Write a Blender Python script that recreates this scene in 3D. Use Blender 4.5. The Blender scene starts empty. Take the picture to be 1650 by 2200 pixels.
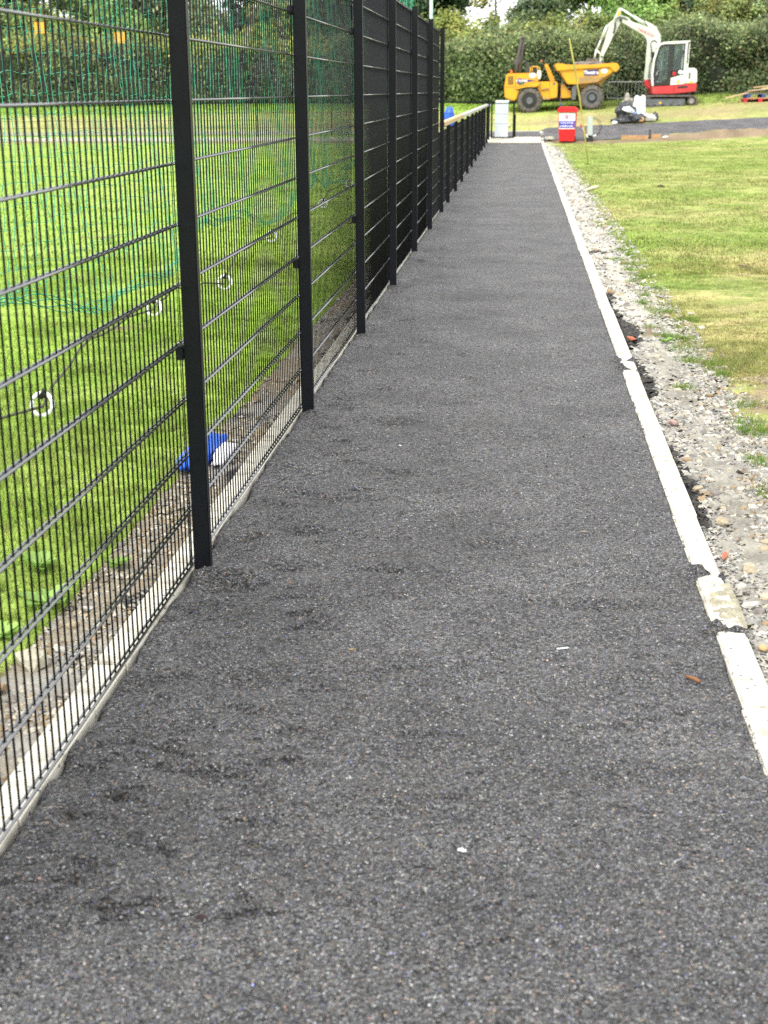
import bpy, bmesh, math, random
import numpy as np
from mathutils import Vector, Matrix, noise as mnoise
rng = np.random.default_rng(7); random.seed(7)
SC = bpy.context.scene
COL = SC.collection

# ---------------------------------------------------------------- camera, world, sun, exposure
CAM_H = 1.66096
pitch, yaw, roll = 0.30135, 0.09836, -0.00447
Fv = Vector((-math.sin(yaw)*math.cos(pitch), math.cos(yaw)*math.cos(pitch), -math.sin(pitch)))
Rv = Vector((math.cos(yaw), math.sin(yaw), 0)); Uv = Rv.cross(Fv)
R2 = math.cos(roll)*Rv + math.sin(roll)*Uv; U2 = -math.sin(roll)*Rv + math.cos(roll)*Uv
cd = bpy.data.cameras.new('camera'); cam = bpy.data.objects.new('camera', cd); COL.objects.link(cam)
M = Matrix((R2, U2, -Fv)).transposed().to_4x4(); M.translation = Vector((0, 0, CAM_H)); cam.matrix_world = M
cd.sensor_fit = 'VERTICAL'; cd.sensor_height = 36; cd.sensor_width = 27; cd.lens = 47.65
cd.clip_start = 0.05; cd.clip_end = 3000
cd.dof.use_dof = True; cd.dof.focus_distance = 6.6; cd.dof.aperture_fstop = 5.0
SC.camera = cam

W = bpy.data.worlds.new('World'); SC.world = W; W.use_nodes = True
wn = W.node_tree; wn.nodes.clear()
SUN_EL, SUN_ROT = math.radians(52), math.radians(150)
sky = wn.nodes.new('ShaderNodeTexSky'); sky.sky_type = 'NISHITA'; sky.sun_disc = False
sky.sun_elevation = SUN_EL; sky.sun_rotation = SUN_ROT; sky.dust_density = 3.0
tc = wn.nodes.new('ShaderNodeTexCoord')
nz = wn.nodes.new('ShaderNodeTexNoise'); nz.inputs['Scale'].default_value = 2.2; nz.inputs['Detail'].default_value = 5
rp = wn.nodes.new('ShaderNodeValToRGB'); rp.color_ramp.elements[0].position = .25; rp.color_ramp.elements[1].position = .8
rp.color_ramp.elements[0].color = (8.9, 9.0, 9.2, 1); rp.color_ramp.elements[1].color = (11.7, 11.6, 11.5, 1)
mx = wn.nodes.new('ShaderNodeMix'); mx.data_type = 'RGBA'; mx.inputs[0].default_value = 0.88
bg = wn.nodes.new('ShaderNodeBackground'); bg.inputs[1].default_value = 0.10
wo = wn.nodes.new('ShaderNodeOutputWorld')
wn.links.new(tc.outputs['Generated'], nz.inputs['Vector']); wn.links.new(nz.outputs['Fac'], rp.inputs['Fac'])
wn.links.new(sky.outputs[0], mx.inputs[6]); wn.links.new(rp.outputs[0], mx.inputs[7])
wn.links.new(mx.outputs[2], bg.inputs[0]); wn.links.new(bg.outputs[0], wo.inputs[0])

sd = bpy.data.lights.new('sun', 'SUN'); sd.energy = 1.4; sd.angle = math.radians(16); sd.color = (1, .965, .9)
sun = bpy.data.objects.new('sun', sd); COL.objects.link(sun)
# light comes from behind and to the left of the camera
az = math.radians(205)
dirv = Vector((math.sin(az)*math.cos(SUN_EL), math.cos(az)*math.cos(SUN_EL), math.sin(SUN_EL)))
sky.sun_rotation = az
sun.rotation_euler = dirv.to_track_quat('Z', 'Y').to_euler(); sun.location = (0, 0, 30)

SC.view_settings.view_transform = 'Standard'; SC.view_settings.look = 'None'
SC.view_settings.exposure = 1.2; SC.view_settings.gamma = 1; SC.view_settings.use_curve_mapping = False
SC.render.engine = 'CYCLES'
SC.cycles.use_denoising = False
SC.cycles.max_bounces = 6; SC.cycles.transparent_max_bounces = 12
SC.cycles.caustics_reflective = False; SC.cycles.caustics_refractive = False

# ---------------------------------------------------------------- helpers
def link(o, parent=None):
    COL.objects.link(o)
    if parent is not None: o.parent = parent
    return o
def tag(o, label=None, cat=None, group=None, kind=None):
    if label: o['label'] = label
    if cat: o['category'] = cat
    if group: o['group'] = group
    if kind: o['kind'] = kind
    return o
def empty(name, loc=(0, 0, 0), rz=0):
    o = bpy.data.objects.new(name, None); o.empty_display_size = .1
    o.location = loc; o.rotation_euler.z = rz; COL.objects.link(o); return o

class MB:
    def __init__(s): s.v = []; s.f = []
    def add(s, vs, fs):
        b = len(s.v); s.v += [tuple(v) for v in vs]; s.f += [tuple(i+b for i in f) for f in fs]; return s
    def box(s, x0, x1, y0, y1, z0, z1, m=None):
        vs = [(x, y, z) for z in (z0, z1) for y in (y0, y1) for x in (x0, x1)]
        if m: vs = [m @ Vector(v) for v in vs]
        return s.add(vs, [(0, 2, 3, 1), (4, 5, 7, 6), (0, 1, 5, 4), (2, 6, 7, 3), (0, 4, 6, 2), (1, 3, 7, 5)])
    def tube(s, pts, r, n=6, cap=True):
        pts = [Vector(p) for p in pts]; rings = []
        for i, p in enumerate(pts):
            t = (pts[min(i+1, len(pts)-1)] - pts[max(i-1, 0)]).normalized()
            a = Vector((0, 0, 1)) if abs(t.z) < .9 else Vector((1, 0, 0))
            u = t.cross(a).normalized(); w = t.cross(u)
            rr = r[i] if isinstance(r, (list, tuple)) else r
            rings.append([p + rr*(math.cos(2*math.pi*k/n)*u + math.sin(2*math.pi*k/n)*w) for k in range(n)])
        vs = [v for R in rings for v in R]; fs = []
        for i in range(len(pts)-1):
            for k in range(n):
                a, b = i*n+k, i*n+(k+1) % n; fs.append((a, b, b+n, a+n))
        if cap: fs += [tuple(range(n))[::-1], tuple(range((len(pts)-1)*n, len(pts)*n))]
        return s.add(vs, fs)
    def prism(s, poly, y0, y1):           # polygon in x,z pushed along y
        n = len(poly)
        vs = [(p[0], y0, p[1]) for p in poly] + [(p[0], y1, p[1]) for p in poly]
        fs = [tuple(range(n)), tuple(range(2*n-1, n-1, -1))] + [(i, i+n, (i+1) % n+n, (i+1) % n) for i in range(n)]
        return s.add(vs, fs)
    def disc(s, c, r, y0, y1, n=24, r2=None):   # cylinder along y
        r2 = r if r2 is None else r2
        vs = [(c[0]+r*math.cos(2*math.pi*k/n), y0, c[1]+r*math.sin(2*math.pi*k/n)) for k in range(n)]
        vs += [(c[0]+r2*math.cos(2*math.pi*k/n), y1, c[1]+r2*math.sin(2*math.pi*k/n)) for k in range(n)]
        return s.add(vs, [tuple(range(n)), tuple(range(2*n-1, n-1, -1))] + [(i, i+n, (i+1) % n+n, (i+1) % n) for i in range(n)])
    def build(s, name, mat, parent=None, bevel=0, smooth=False):
        me = bpy.data.meshes.new(name); me.from_pydata(s.v, [], s.f)
        bm = bmesh.new(); bm.from_mesh(me)
        bmesh.ops.recalc_face_normals(bm, faces=bm.faces)
        if bevel:
            bmesh.ops.bevel(bm, geom=[e for e in bm.edges if e.is_manifold and e.calc_face_angle(0) > .4], offset=bevel, segments=2, affect='EDGES', clamp_overlap=True)
        bm.to_mesh(me); bm.free()
        me.materials.append(mat)
        if smooth:
            me.polygons.foreach_set('use_smooth', [True]*len(me.polygons))
        return link(bpy.data.objects.new(name, me), parent)

def mesh_np(name, V, F, mat, C=None, parent=None, smooth=False):
    V = np.asarray(V, dtype=np.float32); F = np.asarray(F, dtype=np.int32)
    k = F.shape[1]; me = bpy.data.meshes.new(name)
    me.vertices.add(len(V)); me.vertices.foreach_set('co', V.ravel())
    me.loops.add(F.size); me.loops.foreach_set('vertex_index', F.ravel())
    me.polygons.add(len(F)); me.polygons.foreach_set('loop_start', np.arange(0, F.size, k, dtype=np.int32))
    me.polygons.foreach_set('loop_total', np.full(len(F), k, dtype=np.int32))
    if smooth: me.polygons.foreach_set('use_smooth', np.ones(len(F), dtype=bool))
    me.update(calc_edges=True)
    if C is not None:
        C = np.asarray(C, dtype=np.float32)
        if C.shape[1] == 3: C = np.hstack([C, np.ones((len(C), 1), np.float32)])
        a = me.color_attributes.new('Col', 'FLOAT_COLOR', 'POINT'); a.data.foreach_set('color', C.ravel())
    me.materials.append(mat)
    return link(bpy.data.objects.new(name, me), parent)

def vnoise(x, y, s, seed=0, oct=4):
    """cheap fractal value noise on arrays, about -1..1"""
    out = np.zeros_like(x, dtype=float); amp = 1; tot = 0
    for o in range(oct):
        xs, ys = x*s + 17.3*o + seed*3.1, y*s + 9.1*o + seed*7.7
        xi, yi = np.floor(xs).astype(np.int64), np.floor(ys).astype(np.int64); fx, fy = xs-xi, ys-yi
        fx, fy = fx*fx*(3-2*fx), fy*fy*(3-2*fy)
        def h(a, b):
            n = (a*374761393 + b*668265263 + (seed+o)*1442695041) & 0xffffffff
            n = ((n ^ (n >> 13))*1274126177) & 0xffffffff
            return ((n ^ (n >> 16)) & 0xffff)/32767.5 - 1
        out += amp*((h(xi, yi)*(1-fx)+h(xi+1, yi)*fx)*(1-fy) + (h(xi, yi+1)*(1-fx)+h(xi+1, yi+1)*fx)*fy)
        tot += amp; amp *= .55; s *= 2.03
    return out/tot*1.4
def sstep(a, b, x): t = np.clip((x-a)/(b-a), 0, 1); return t*t*(3-2*t)

def gz(x, y):
    """height of the ground"""
    x = np.asarray(x, float); y = np.asarray(y, float)
    g = np.interp(y, [45, 46, 47, 48, 49, 51, 52.5, 56, 60, 80, 400], [0, .05, .15, .27, .41, .66, .84, 1.12, 1.35, 1.6, 3])
    ramp = np.clip((y-45)/7, 0, 1)
    g = g + ramp*np.where(x > 0, .045*np.minimum(x, 14), .012*np.maximum(x, -25))
    g = g + .12*sstep(43, 46.5, y)*sstep(1.5, 3.5, -x)
    return g
def G(x, y): return float(gz(x, y))

# ---------------------------------------------------------------- materials
def mat(name, color=(.5, .5, .5), rough=.6, metal=0, spec=.5, nscale=0, namt=0, bump=0, bscale=60, coat=0):
    m = bpy.data.materials.new(name); m.use_nodes = True; nt = m.node_tree; b = nt.nodes['Principled BSDF']
    b.inputs['Base Color'].default_value = (*color, 1); b.inputs['Roughness'].default_value = rough
    b.inputs['Metallic'].default_value = metal; b.inputs['Specular IOR Level'].default_value = spec
    b.inputs['Coat Weight'].default_value = coat
    t = nt.nodes.new('ShaderNodeTexCoord')
    if namt:
        n = nt.nodes.new('ShaderNodeTexNoise'); n.inputs['Scale'].default_value = nscale; n.inputs['Detail'].default_value = 6
        nt.links.new(t.outputs['Object'], n.inputs['Vector'])
        r = nt.nodes.new('ShaderNodeMapRange'); r.inputs[1].default_value = .3; r.inputs[2].default_value = .7
        r.inputs[3].default_value = 1-namt; r.inputs[4].default_value = 1+namt*.5
        nt.links.new(n.outputs['Fac'], r.inputs[0])
        x = nt.nodes.new('ShaderNodeMix'); x.data_type = 'RGBA'; x.blend_type = 'MULTIPLY'; x.inputs[0].default_value = 1
        x.inputs[6].default_value = (*color, 1); nt.links.new(r.outputs[0], x.inputs[7]); nt.links.new(x.outputs[2], b.inputs['Base Color'])
    if bump:
        n = nt.nodes.new('ShaderNodeTexNoise'); n.inputs['Scale'].default_value = bscale; n.inputs['Detail'].default_value = 5
        nt.links.new(t.outputs['Object'], n.inputs['Vector'])
        bp = nt.nodes.new('ShaderNodeBump'); bp.inputs['Strength'].default_value = bump; bp.inputs['Distance'].default_value = .02
        nt.links.new(n.outputs['Fac'], bp.inputs['Height']); nt.links.new(bp.outputs[0], b.inputs['Normal'])
    return m

def mud_paint(name, color, mud=(.16, .12, .085), amount=.35, rough=.4):
    """painted metal with dusty, muddy patches"""
    m = mat(name, color, rough); nt = m.node_tree; b = nt.nodes['Principled BSDF']
    t = nt.nodes.new('ShaderNodeTexCoord'); n = nt.nodes.new('ShaderNodeTexNoise')
    n.inputs['Scale'].default_value = 2.6; n.inputs['Detail'].default_value = 9; n.inputs['Roughness'].default_value = .68
    nt.links.new(t.outputs['Object'], n.inputs['Vector'])
    r = nt.nodes.new('ShaderNodeMapRange'); r.inputs[1].default_value = .68-amount*.5; r.inputs[2].default_value = .86-amount*.35
    r.inputs[3].default_value = 0; r.inputs[4].default_value = .85; nt.links.new(n.outputs['Fac'], r.inputs[0])
    x = nt.nodes.new('ShaderNodeMix'); x.data_type = 'RGBA'; x.inputs[6].default_value = (*color, 1); x.inputs[7].default_value = (*mud, 1)
    nt.links.new(r.outputs[0], x.inputs[0]); nt.links.new(x.outputs[2], b.inputs['Base Color'])
    return m

def colmat(name, rough=.85, translucent=0, spec=.3, bump=0, bscale=40, dist=.01, var=0, vscale=8):
    """material that takes its colour from the mesh colour attribute"""
    m = bpy.data.materials.new(name); m.use_nodes = True; nt = m.node_tree; b = nt.nodes['Principled BSDF']
    a = nt.nodes.new('ShaderNodeAttribute'); a.attribute_name = 'Col'
    b.inputs['Roughness'].default_value = rough; b.inputs['Specular IOR Level'].default_value = spec
    csock = a.outputs['Color']
    t = nt.nodes.new('ShaderNodeTexCoord')
    if var:
        n = nt.nodes.new('ShaderNodeTexNoise'); n.inputs['Scale'].default_value = vscale; n.inputs['Detail'].default_value = 8; n.inputs['Roughness'].default_value = .7
        nt.links.new(t.outputs['Object'], n.inputs['Vector'])
        r = nt.nodes.new('ShaderNodeMapRange'); r.inputs[1].default_value = .3; r.inputs[2].default_value = .7
        r.inputs[3].default_value = 1-var; r.inputs[4].default_value = 1+var; nt.links.new(n.outputs['Fac'], r.inputs[0])
        x = nt.nodes.new('ShaderNodeMix'); x.data_type = 'RGBA'; x.blend_type = 'MULTIPLY'; x.inputs[0].default_value = 1
        nt.links.new(csock, x.inputs[6]); nt.links.new(r.outputs[0], x.inputs[7]); csock = x.outputs[2]
    nt.links.new(csock, b.inputs['Base Color'])
    if bump:
        n = nt.nodes.new('ShaderNodeTexNoise'); n.inputs['Scale'].default_value = bscale; n.inputs['Detail'].default_value = 7; n.inputs['Roughness'].default_value = .65
        nt.links.new(t.outputs['Object'], n.inputs['Vector'])
        bp = nt.nodes.new('ShaderNodeBump'); bp.inputs['Strength'].default_value = bump; bp.inputs['Distance'].default_value = dist
        nt.links.new(n.outputs['Fac'], bp.inputs['Height']); nt.links.new(bp.outputs[0], b.inputs['Normal'])
    if translucent:
        tr = nt.nodes.new('ShaderNodeBsdfTranslucent'); nt.links.new(csock, tr.inputs[0])
        ms = nt.nodes.new('ShaderNodeMixShader'); ms.inputs[0].default_value = translucent
        nt.links.new(b.outputs[0], ms.inputs[1]); nt.links.new(tr.outputs[0], ms.inputs[2])
        nt.links.new(ms.outputs[0], nt.nodes['Material Output'].inputs[0])
    return m

def asphalt(name, lo=(.005, .005, .0055), hi=(.185, .185, .186), scale=150, bump=1.0, dist=.0055):
    m = bpy.data.materials.new(name); m.use_nodes = True; nt = m.node_tree; b = nt.nodes['Principled BSDF']; L = nt.links.new
    t = nt.nodes.new('ShaderNodeTexCoord')
    v = nt.nodes.new('ShaderNodeTexVoronoi'); v.inputs['Scale'].default_value = scale; L(t.outputs['Object'], v.inputs['Vector'])
    ve = nt.nodes.new('ShaderNodeTexVoronoi'); ve.feature = 'DISTANCE_TO_EDGE'; ve.inputs['Scale'].default_value = scale; L(t.outputs['Object'], ve.inputs['Vector'])
    sp = nt.nodes.new('ShaderNodeSeparateColor'); L(v.outputs['Color'], sp.inputs[0])
    rp = nt.nodes.new('ShaderNodeValToRGB'); cr = rp.color_ramp
    cr.elements[0].position = 0; cr.elements[0].color = (*lo, 1)
    cr.elements[1].position = 1; cr.elements[1].color = (.36, .34, .31, 1)
    for p, c in ((.35, tuple(l*.7+h*.3 for l, h in zip(lo, hi))), (.72, tuple(l*.35+h*.65 for l, h in zip(lo, hi))), (.93, hi), (.975, (.22, .21, .2))):
        e = cr.elements.new(p); e.color = (*c, 1)
    L(sp.outputs[0], rp.inputs[0])
    # broad dusty and dark patches
    n = nt.nodes.new('ShaderNodeTexNoise'); n.inputs['Scale'].default_value = 1.7; n.inputs['Detail'].default_value = 7; n.inputs['Roughness'].default_value = .6; L(t.outputs['Object'], n.inputs['Vector'])
    r = nt.nodes.new('ShaderNodeMapRange'); r.inputs[1].default_value = .3; r.inputs[2].default_value = .72; r.inputs[3].default_value = .78; r.inputs[4].default_value = 1.7
    L(n.outputs['Fac'], r.inputs[0])
    x = nt.nodes.new('ShaderNodeMix'); x.data_type = 'RGBA'; x.blend_type = 'MULTIPLY'; x.inputs[0].default_value = 1
    n3 = nt.nodes.new('ShaderNodeTexNoise'); n3.inputs['Scale'].default_value = 4.5; n3.inputs['Detail'].default_value = 8; n3.inputs['Roughness'].default_value = .7; L(t.outputs['Object'], n3.inputs['Vector'])
    r3 = nt.nodes.new('ShaderNodeMapRange'); r3.inputs[1].default_value = .54; r3.inputs[2].default_value = .72; r3.inputs[4].default_value = .5; L(n3.outputs['Fac'], r3.inputs[0])
    du = nt.nodes.new('ShaderNodeMix'); du.data_type = 'RGBA'; L(r3.outputs[0], du.inputs[0]); L(rp.outputs[0], du.inputs[6]); du.inputs[7].default_value = (.125, .122, .112, 1)
    L(du.outputs[2], x.inputs[6]); L(r.outputs[0], x.inputs[7])
    # a few tinted chips: rusty, ochre, bluish
    tint = nt.nodes.new('ShaderNodeValToRGB'); tint.color_ramp.interpolation = 'CONSTANT'
    tint.color_ramp.elements[0].color = (1, 1, 1, 1); tint.color_ramp.elements[1].position = .86; tint.color_ramp.elements[1].color = (1.25, 1.0, .75, 1)
    e = tint.color_ramp.elements.new(.93); e.color = (.85, .9, 1.4, 1); e = tint.color_ramp.elements.new(.97); e.color = (1.3, .92, .85, 1)
    L(sp.outputs[1], tint.inputs[0])
    x2 = nt.nodes.new('ShaderNodeMix'); x2.data_type = 'RGBA'; x2.blend_type = 'MULTIPLY'; x2.inputs[0].default_value = 1
    L(x.outputs[2], x2.inputs[6]); L(tint.outputs[0], x2.inputs[7])
    L(x2.outputs[2], b.inputs['Base Color']); b.inputs['Roughness'].default_value = .62; b.inputs['Specular IOR Level'].default_value = .45
    mr = nt.nodes.new('ShaderNodeMapRange'); mr.inputs[1].default_value = 0; mr.inputs[2].default_value = .25; L(ve.outputs['Distance'], mr.inputs[0])
    ad = nt.nodes.new('ShaderNodeMath'); ad.operation = 'MULTIPLY_ADD'; L(sp.outputs[2], ad.inputs[0]); ad.inputs[1].default_value = .9; L(mr.outputs[0], ad.inputs[2])
    bp = nt.nodes.new('ShaderNodeBump'); bp.inputs['Strength'].default_value = bump; bp.inputs['Distance'].default_value = dist
    L(ad.outputs[0], bp.inputs['Height']); L(bp.outputs[0], b.inputs['Normal'])
    return m

M_black = mat('black_powder_coat', (.003, .0035, .005), .6, spec=.22, nscale=9, namt=.15)
M_post = mat('black_post_coat', (.0032, .0042, .0075), .42, spec=.25, nscale=5, namt=.25)
M_bar = mat('black_bar_sky_sheen', (.24, .245, .255), .22, metal=.95, spec=.6)  # sky sheen on the black wires put in as a silvery metal colour
M_tar = asphalt('fresh_tarmac')
M_road = asphalt('road_tarmac', lo=(.03, .03, .032), hi=(.12, .12, .125), scale=60, dist=.006)
M_chip = colmat('tarmac_chippings', .6, spec=.5)
M_ground = colmat('ground_soil_and_turf', .95, spec=.15, bump=.9, bscale=34, dist=.03, var=.38, vscale=26)
M_blade = colmat('grass_blades', .65, translucent=.45, spec=.25)
M_leaf = colmat('leaves', .5, translucent=.28, spec=.35)
M_stone = colmat('stones', .8, spec=.3, bump=.4, bscale=70, dist=.004, var=.15, vscale=40)
M_verge = colmat('rough_concrete_and_crumbs', .92, spec=.2, bump=1, bscale=90, dist=.008, var=.3, vscale=50)
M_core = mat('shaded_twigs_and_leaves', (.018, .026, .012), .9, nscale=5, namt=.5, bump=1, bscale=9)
M_bark = mat('grey_bark', (.16, .145, .12), .9, nscale=8, namt=.4, bump=.6, bscale=20)
M_net = mat('green_cord', (.055, .40, .25), .6, spec=.3)
M_rope = mat('old_mottled_rope', (.10, .105, .06), .9, nscale=40, namt=.7)
M_ring = mat('white_plastic_ring', (.8, .8, .82), .45)
M_tread = mat('muddy_rubber', (.13, .115, .10), .95, nscale=9, namt=.45, bump=.6, bscale=30)
M_hub = mat('dull_grey_steel', (.12, .13, .14), .6, nscale=8, namt=.4)
M_dark = mat('dark_machinery', (.02, .02, .021), .6)
M_yel = mud_paint('yellow_machine_paint', (.72, .36, .010), amount=.42, mud=(.36, .22, .08), rough=.38)
M_yelmud = mud_paint('muddy_yellow_paint', (.60, .32, .02), amount=.75, mud=(.27, .19, .11), rough=.6)
M_wht = mud_paint('white_machine_paint', (.70, .72, .66), amount=.15, mud=(.42, .4, .34), rough=.35)
M_boom = mud_paint('weathered_white_boom', (.56, .60, .52), amount=.2, mud=(.34, .33, .28), rough=.4)
M_red = mud_paint('red_machine_paint', (.52, .035, .04), amount=.3, mud=(.3, .13, .1), rough=.4)
M_mudb = mat('earth_caked_steel', (.19, .16, .135), .9, nscale=6, namt=.5, bump=.8, bscale=16)
M_ochre = mat('yellow_sticker', (.75, .45, .02), .5)
M_stick = mat('white_sticker', (.78, .79, .8), .4)
M_purple = mat('purple_sticker', (.06, .045, .17), .4)
M_redpl = mat('red_bin_plastic', (.72, .012, .018), .35, nscale=3, namt=.08)
M_blue = mat('blue_plastic', (.02, .12, .62), .4)
M_blueband = mat('blue_print', (.05, .045, .42), .5)
M_txtw = mat('white_print', (.82, .82, .84), .5)
M_txtr = mat('faded_red_print', (.62, .16, .17), .6)
M_galv = mat('galvanised_steel', (.34, .34, .35), .45, metal=.5, nscale=12, namt=.25)
M_timber = mat('pale_timber', (.52, .38, .20), .8, nscale=14, namt=.25)
M_rail = mat('pale_handrail', (.50, .50, .47), .5, nscale=4, namt=.25)
M_plast = mat('black_bag_plastic', (.03, .032, .038), .32, spec=.6, bump=.8, bscale=6)
M_bagw = mat('white_bag_plastic', (.78, .79, .82), .45, bump=.6, bscale=8)
M_bagg = mat('dirty_white_plastic', (.5, .49, .46), .6, nscale=5, namt=.4, bump=.8, bscale=8)
M_cab = mat('grey_green_service_pillar', (.42, .50, .47), .5)
M_panel = mat('pale_grey_panel', (.50, .54, .58), .5, nscale=5, namt=.08)
M_cream = mat('cream_concrete', (.66, .62, .50), .85, nscale=20, namt=.14, bump=.3, bscale=80)
M_brick = mat('brick_fragment', (.42, .12, .06), .9, nscale=30, namt=.3)
M_pink = mat('pinkish_stone', (.36, .25, .22), .85, nscale=30, namt=.3)
def kerb_mat():
    m = mat('white_concrete_edging', (.72, .70, .62), .85, bump=.25, bscale=140); nt = m.node_tree; b = nt.nodes['Principled BSDF']; L = nt.links.new
    t = nt.nodes.new('ShaderNodeTexCoord')
    g = nt.nodes.new('ShaderNodeNewGeometry')
    n = nt.nodes.new('ShaderNodeTexNoise'); n.inputs['Scale'].default_value = 9; n.inputs['Detail'].default_value = 8; n.inputs['Roughness'].default_value = .65; L(g.outputs['Position'], n.inputs['Vector'])
    rp = nt.nodes.new('ShaderNodeValToRGB'); e = rp.color_ramp.elements
    e[0].position = .33; e[0].color = (.30, .28, .23, 1); e[1].position = .5; e[1].color = (.56, .54, .46, 1)
    z = rp.color_ramp.elements.new(.7); z.color = (.60, .58, .50, 1)
    L(n.outputs['Fac'], rp.inputs[0])
    v = nt.nodes.new('ShaderNodeTexVoronoi'); v.inputs['Scale'].default_value = 38; v.inputs['Randomness'].default_value = 1; L(g.outputs['Position'], v.inputs['Vector'])
    sp = nt.nodes.new('ShaderNodeSeparateColor'); L(v.outputs['Color'], sp.inputs[0])
    a = nt.nodes.new('ShaderNodeMath'); a.operation = 'LESS_THAN'; L(v.outputs['Distance'], a.inputs[0]); a.inputs[1].default_value = .22
    c = nt.nodes.new('ShaderNodeMath'); c.operation = 'LESS_THAN'; L(sp.outputs[0], c.inputs[0]); c.inputs[1].default_value = .22
    d = nt.nodes.new('ShaderNodeMath'); d.operation = 'MULTIPLY'; L(a.outputs[0], d.inputs[0]); L(c.outputs[0], d.inputs[1])
    x = nt.nodes.new('ShaderNodeMix'); x.data_type = 'RGBA'; L(d.outputs[0], x.inputs[0]); L(rp.outputs[0], x.inputs[6]); x.inputs[7].default_value = (.12, .12, .12, 1)
    L(x.outputs[2], b.inputs['Base Color']); return m
M_kerb = kerb_mat()
def glass(name, tint=(.82, .93, .88)):
    m = bpy.data.materials.new(name); m.use_nodes = True; nt = m.node_tree; nt.nodes.remove(nt.nodes['Principled BSDF'])
    tr = nt.nodes.new('ShaderNodeBsdfTransparent'); tr.inputs[0].default_value = (*tint, 1)
    gl = nt.nodes.new('ShaderNodeBsdfGlossy'); gl.inputs['Roughness'].default_value = .05
    fr = nt.nodes.new('ShaderNodeFresnel'); fr.inputs[0].default_value = 1.5
    ms = nt.nodes.new('ShaderNodeMixShader'); nt.links.new(fr.outputs[0], ms.inputs[0]); nt.links.new(tr.outputs[0], ms.inputs[1]); nt.links.new(gl.outputs[0], ms.inputs[2])
    nt.links.new(ms.outputs[0], nt.nodes['Material Output'].inputs[0]); return m
M_glass = glass('tinted_cab_glass')

# ---------------------------------------------------------------- ground
GREEN = np.array([.235, .315, .070]); YEL = np.array([.42, .36, .165]); SOIL = np.array([.22, .165, .11]); LUSH = np.array([.29, .45, .07])
def ground_color(x, y, jitter=0):
    n1 = vnoise(x, y, .55, 3, 5); n2 = vnoise(x, y, 2.2, 5, 4); n3 = vnoise(x, y, .25, 9, 3)
    dry = np.clip(.42 + .55*n1 + .40*n2 + .25*vnoise(x, y, 7, 14, 3), 0, 1)
    right = sstep(.5, 1.5, x)
    # the lawn is driest between 7 and 20 m, greener further on
    dry = dry*(right*np.interp(y, [4, 9, 18, 24, 34, 45], [.7, .95, .88, .55, .36, .55]) + (1-right)*.22)
    soil = right*np.clip((n1*.7+n2*.7+.3*vnoise(x, y, 6, 15, 3) - np.interp(y, [4, 7, 10, 15, 46], [.0, .32, .60, .80, .95]))*3, 0, 1)
    left = 1-right
    soil = np.maximum(soil, left*np.clip((vnoise(x, y, 1.6, 12)+ .45*np.exp(-((x+1.5)/.12)**2) - .72)*3, 0, 1))
    # worn band on the bank in front of the machines
    band = np.exp(-((y-np.interp(x, [-2, 1, 5, 12], [49.3, 50.2, 50.8, 51.8]))/1.0)**2)*(y > 46)
    soil = np.maximum(soil, np.clip(band*.42 + n2*.45*band, 0, 1)*sstep(-25, -1, x))
    dry = np.where(y > 47, np.clip(.5 + .4*n1 - sstep(52, 54, y)*.55, 0, 1), dry)
    nb = np.exp(-((y-np.interp(x, [.8, 1, 3, 6, 12], [46., 45.9, 45.8, 46.6, 48.]))/.45)**2)*(x > .7)
    soil = np.maximum(soil, np.clip(nb*1.2, 0, 1))
    nb2 = np.exp(-((y-45.2)/.6)**2)*(x < -1.6); soil = np.maximum(soil, nb2*.8)
    c = LUSH*(1-right)[..., None] + GREEN*right[..., None]
    c = c*(1-dry[..., None]) + YEL*dry[..., None]
    c = c*(1+.20*n2[..., None]+.24*vnoise(x, y, 8.5, 16, 3)[..., None])
    return np.clip(c*(1-soil[..., None]) + SOIL*soil[..., None]*(1+.35*n2[..., None]), .005, 1), soil, dry

def grid(xs, ys):
    X, Y = np.meshgrid(xs, ys); n, m = len(xs), len(ys)
    i = np.arange(n*m).reshape(m, n)
    F = np.stack([i[:-1, :-1], i[:-1, 1:], i[1:, 1:], i[1:, :-1]], -1).reshape(-1, 4)
    return X.ravel(), Y.ravel(), F
xs = np.unique(np.concatenate([np.linspace(-400, -40, 12), np.linspace(-40, -8, 50), np.linspace(-8, -1.7, 60), np.linspace(-1.7, 3.5, 110), np.linspace(3.5, 16, 80), np.linspace(16, 40, 20), np.linspace(40, 400, 12)]))
ys = np.unique(np.concatenate([np.linspace(-200, 0, 8), np.linspace(0, 3, 20), np.linspace(3, 14, 150), np.linspace(14, 30, 90), np.linspace(30, 62, 150), np.linspace(62, 100, 20), np.linspace(100, 900, 12)]))
X, Y, F = grid(xs, ys)
Z = gz(X, Y) + .012*vnoise(X, Y, 1.1, 2) + .008*vnoise(X, Y, 6, 4, 2)
Z = Z - .09*((X > -1.50) & (X < .80) & (Y < 48.6))
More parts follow.
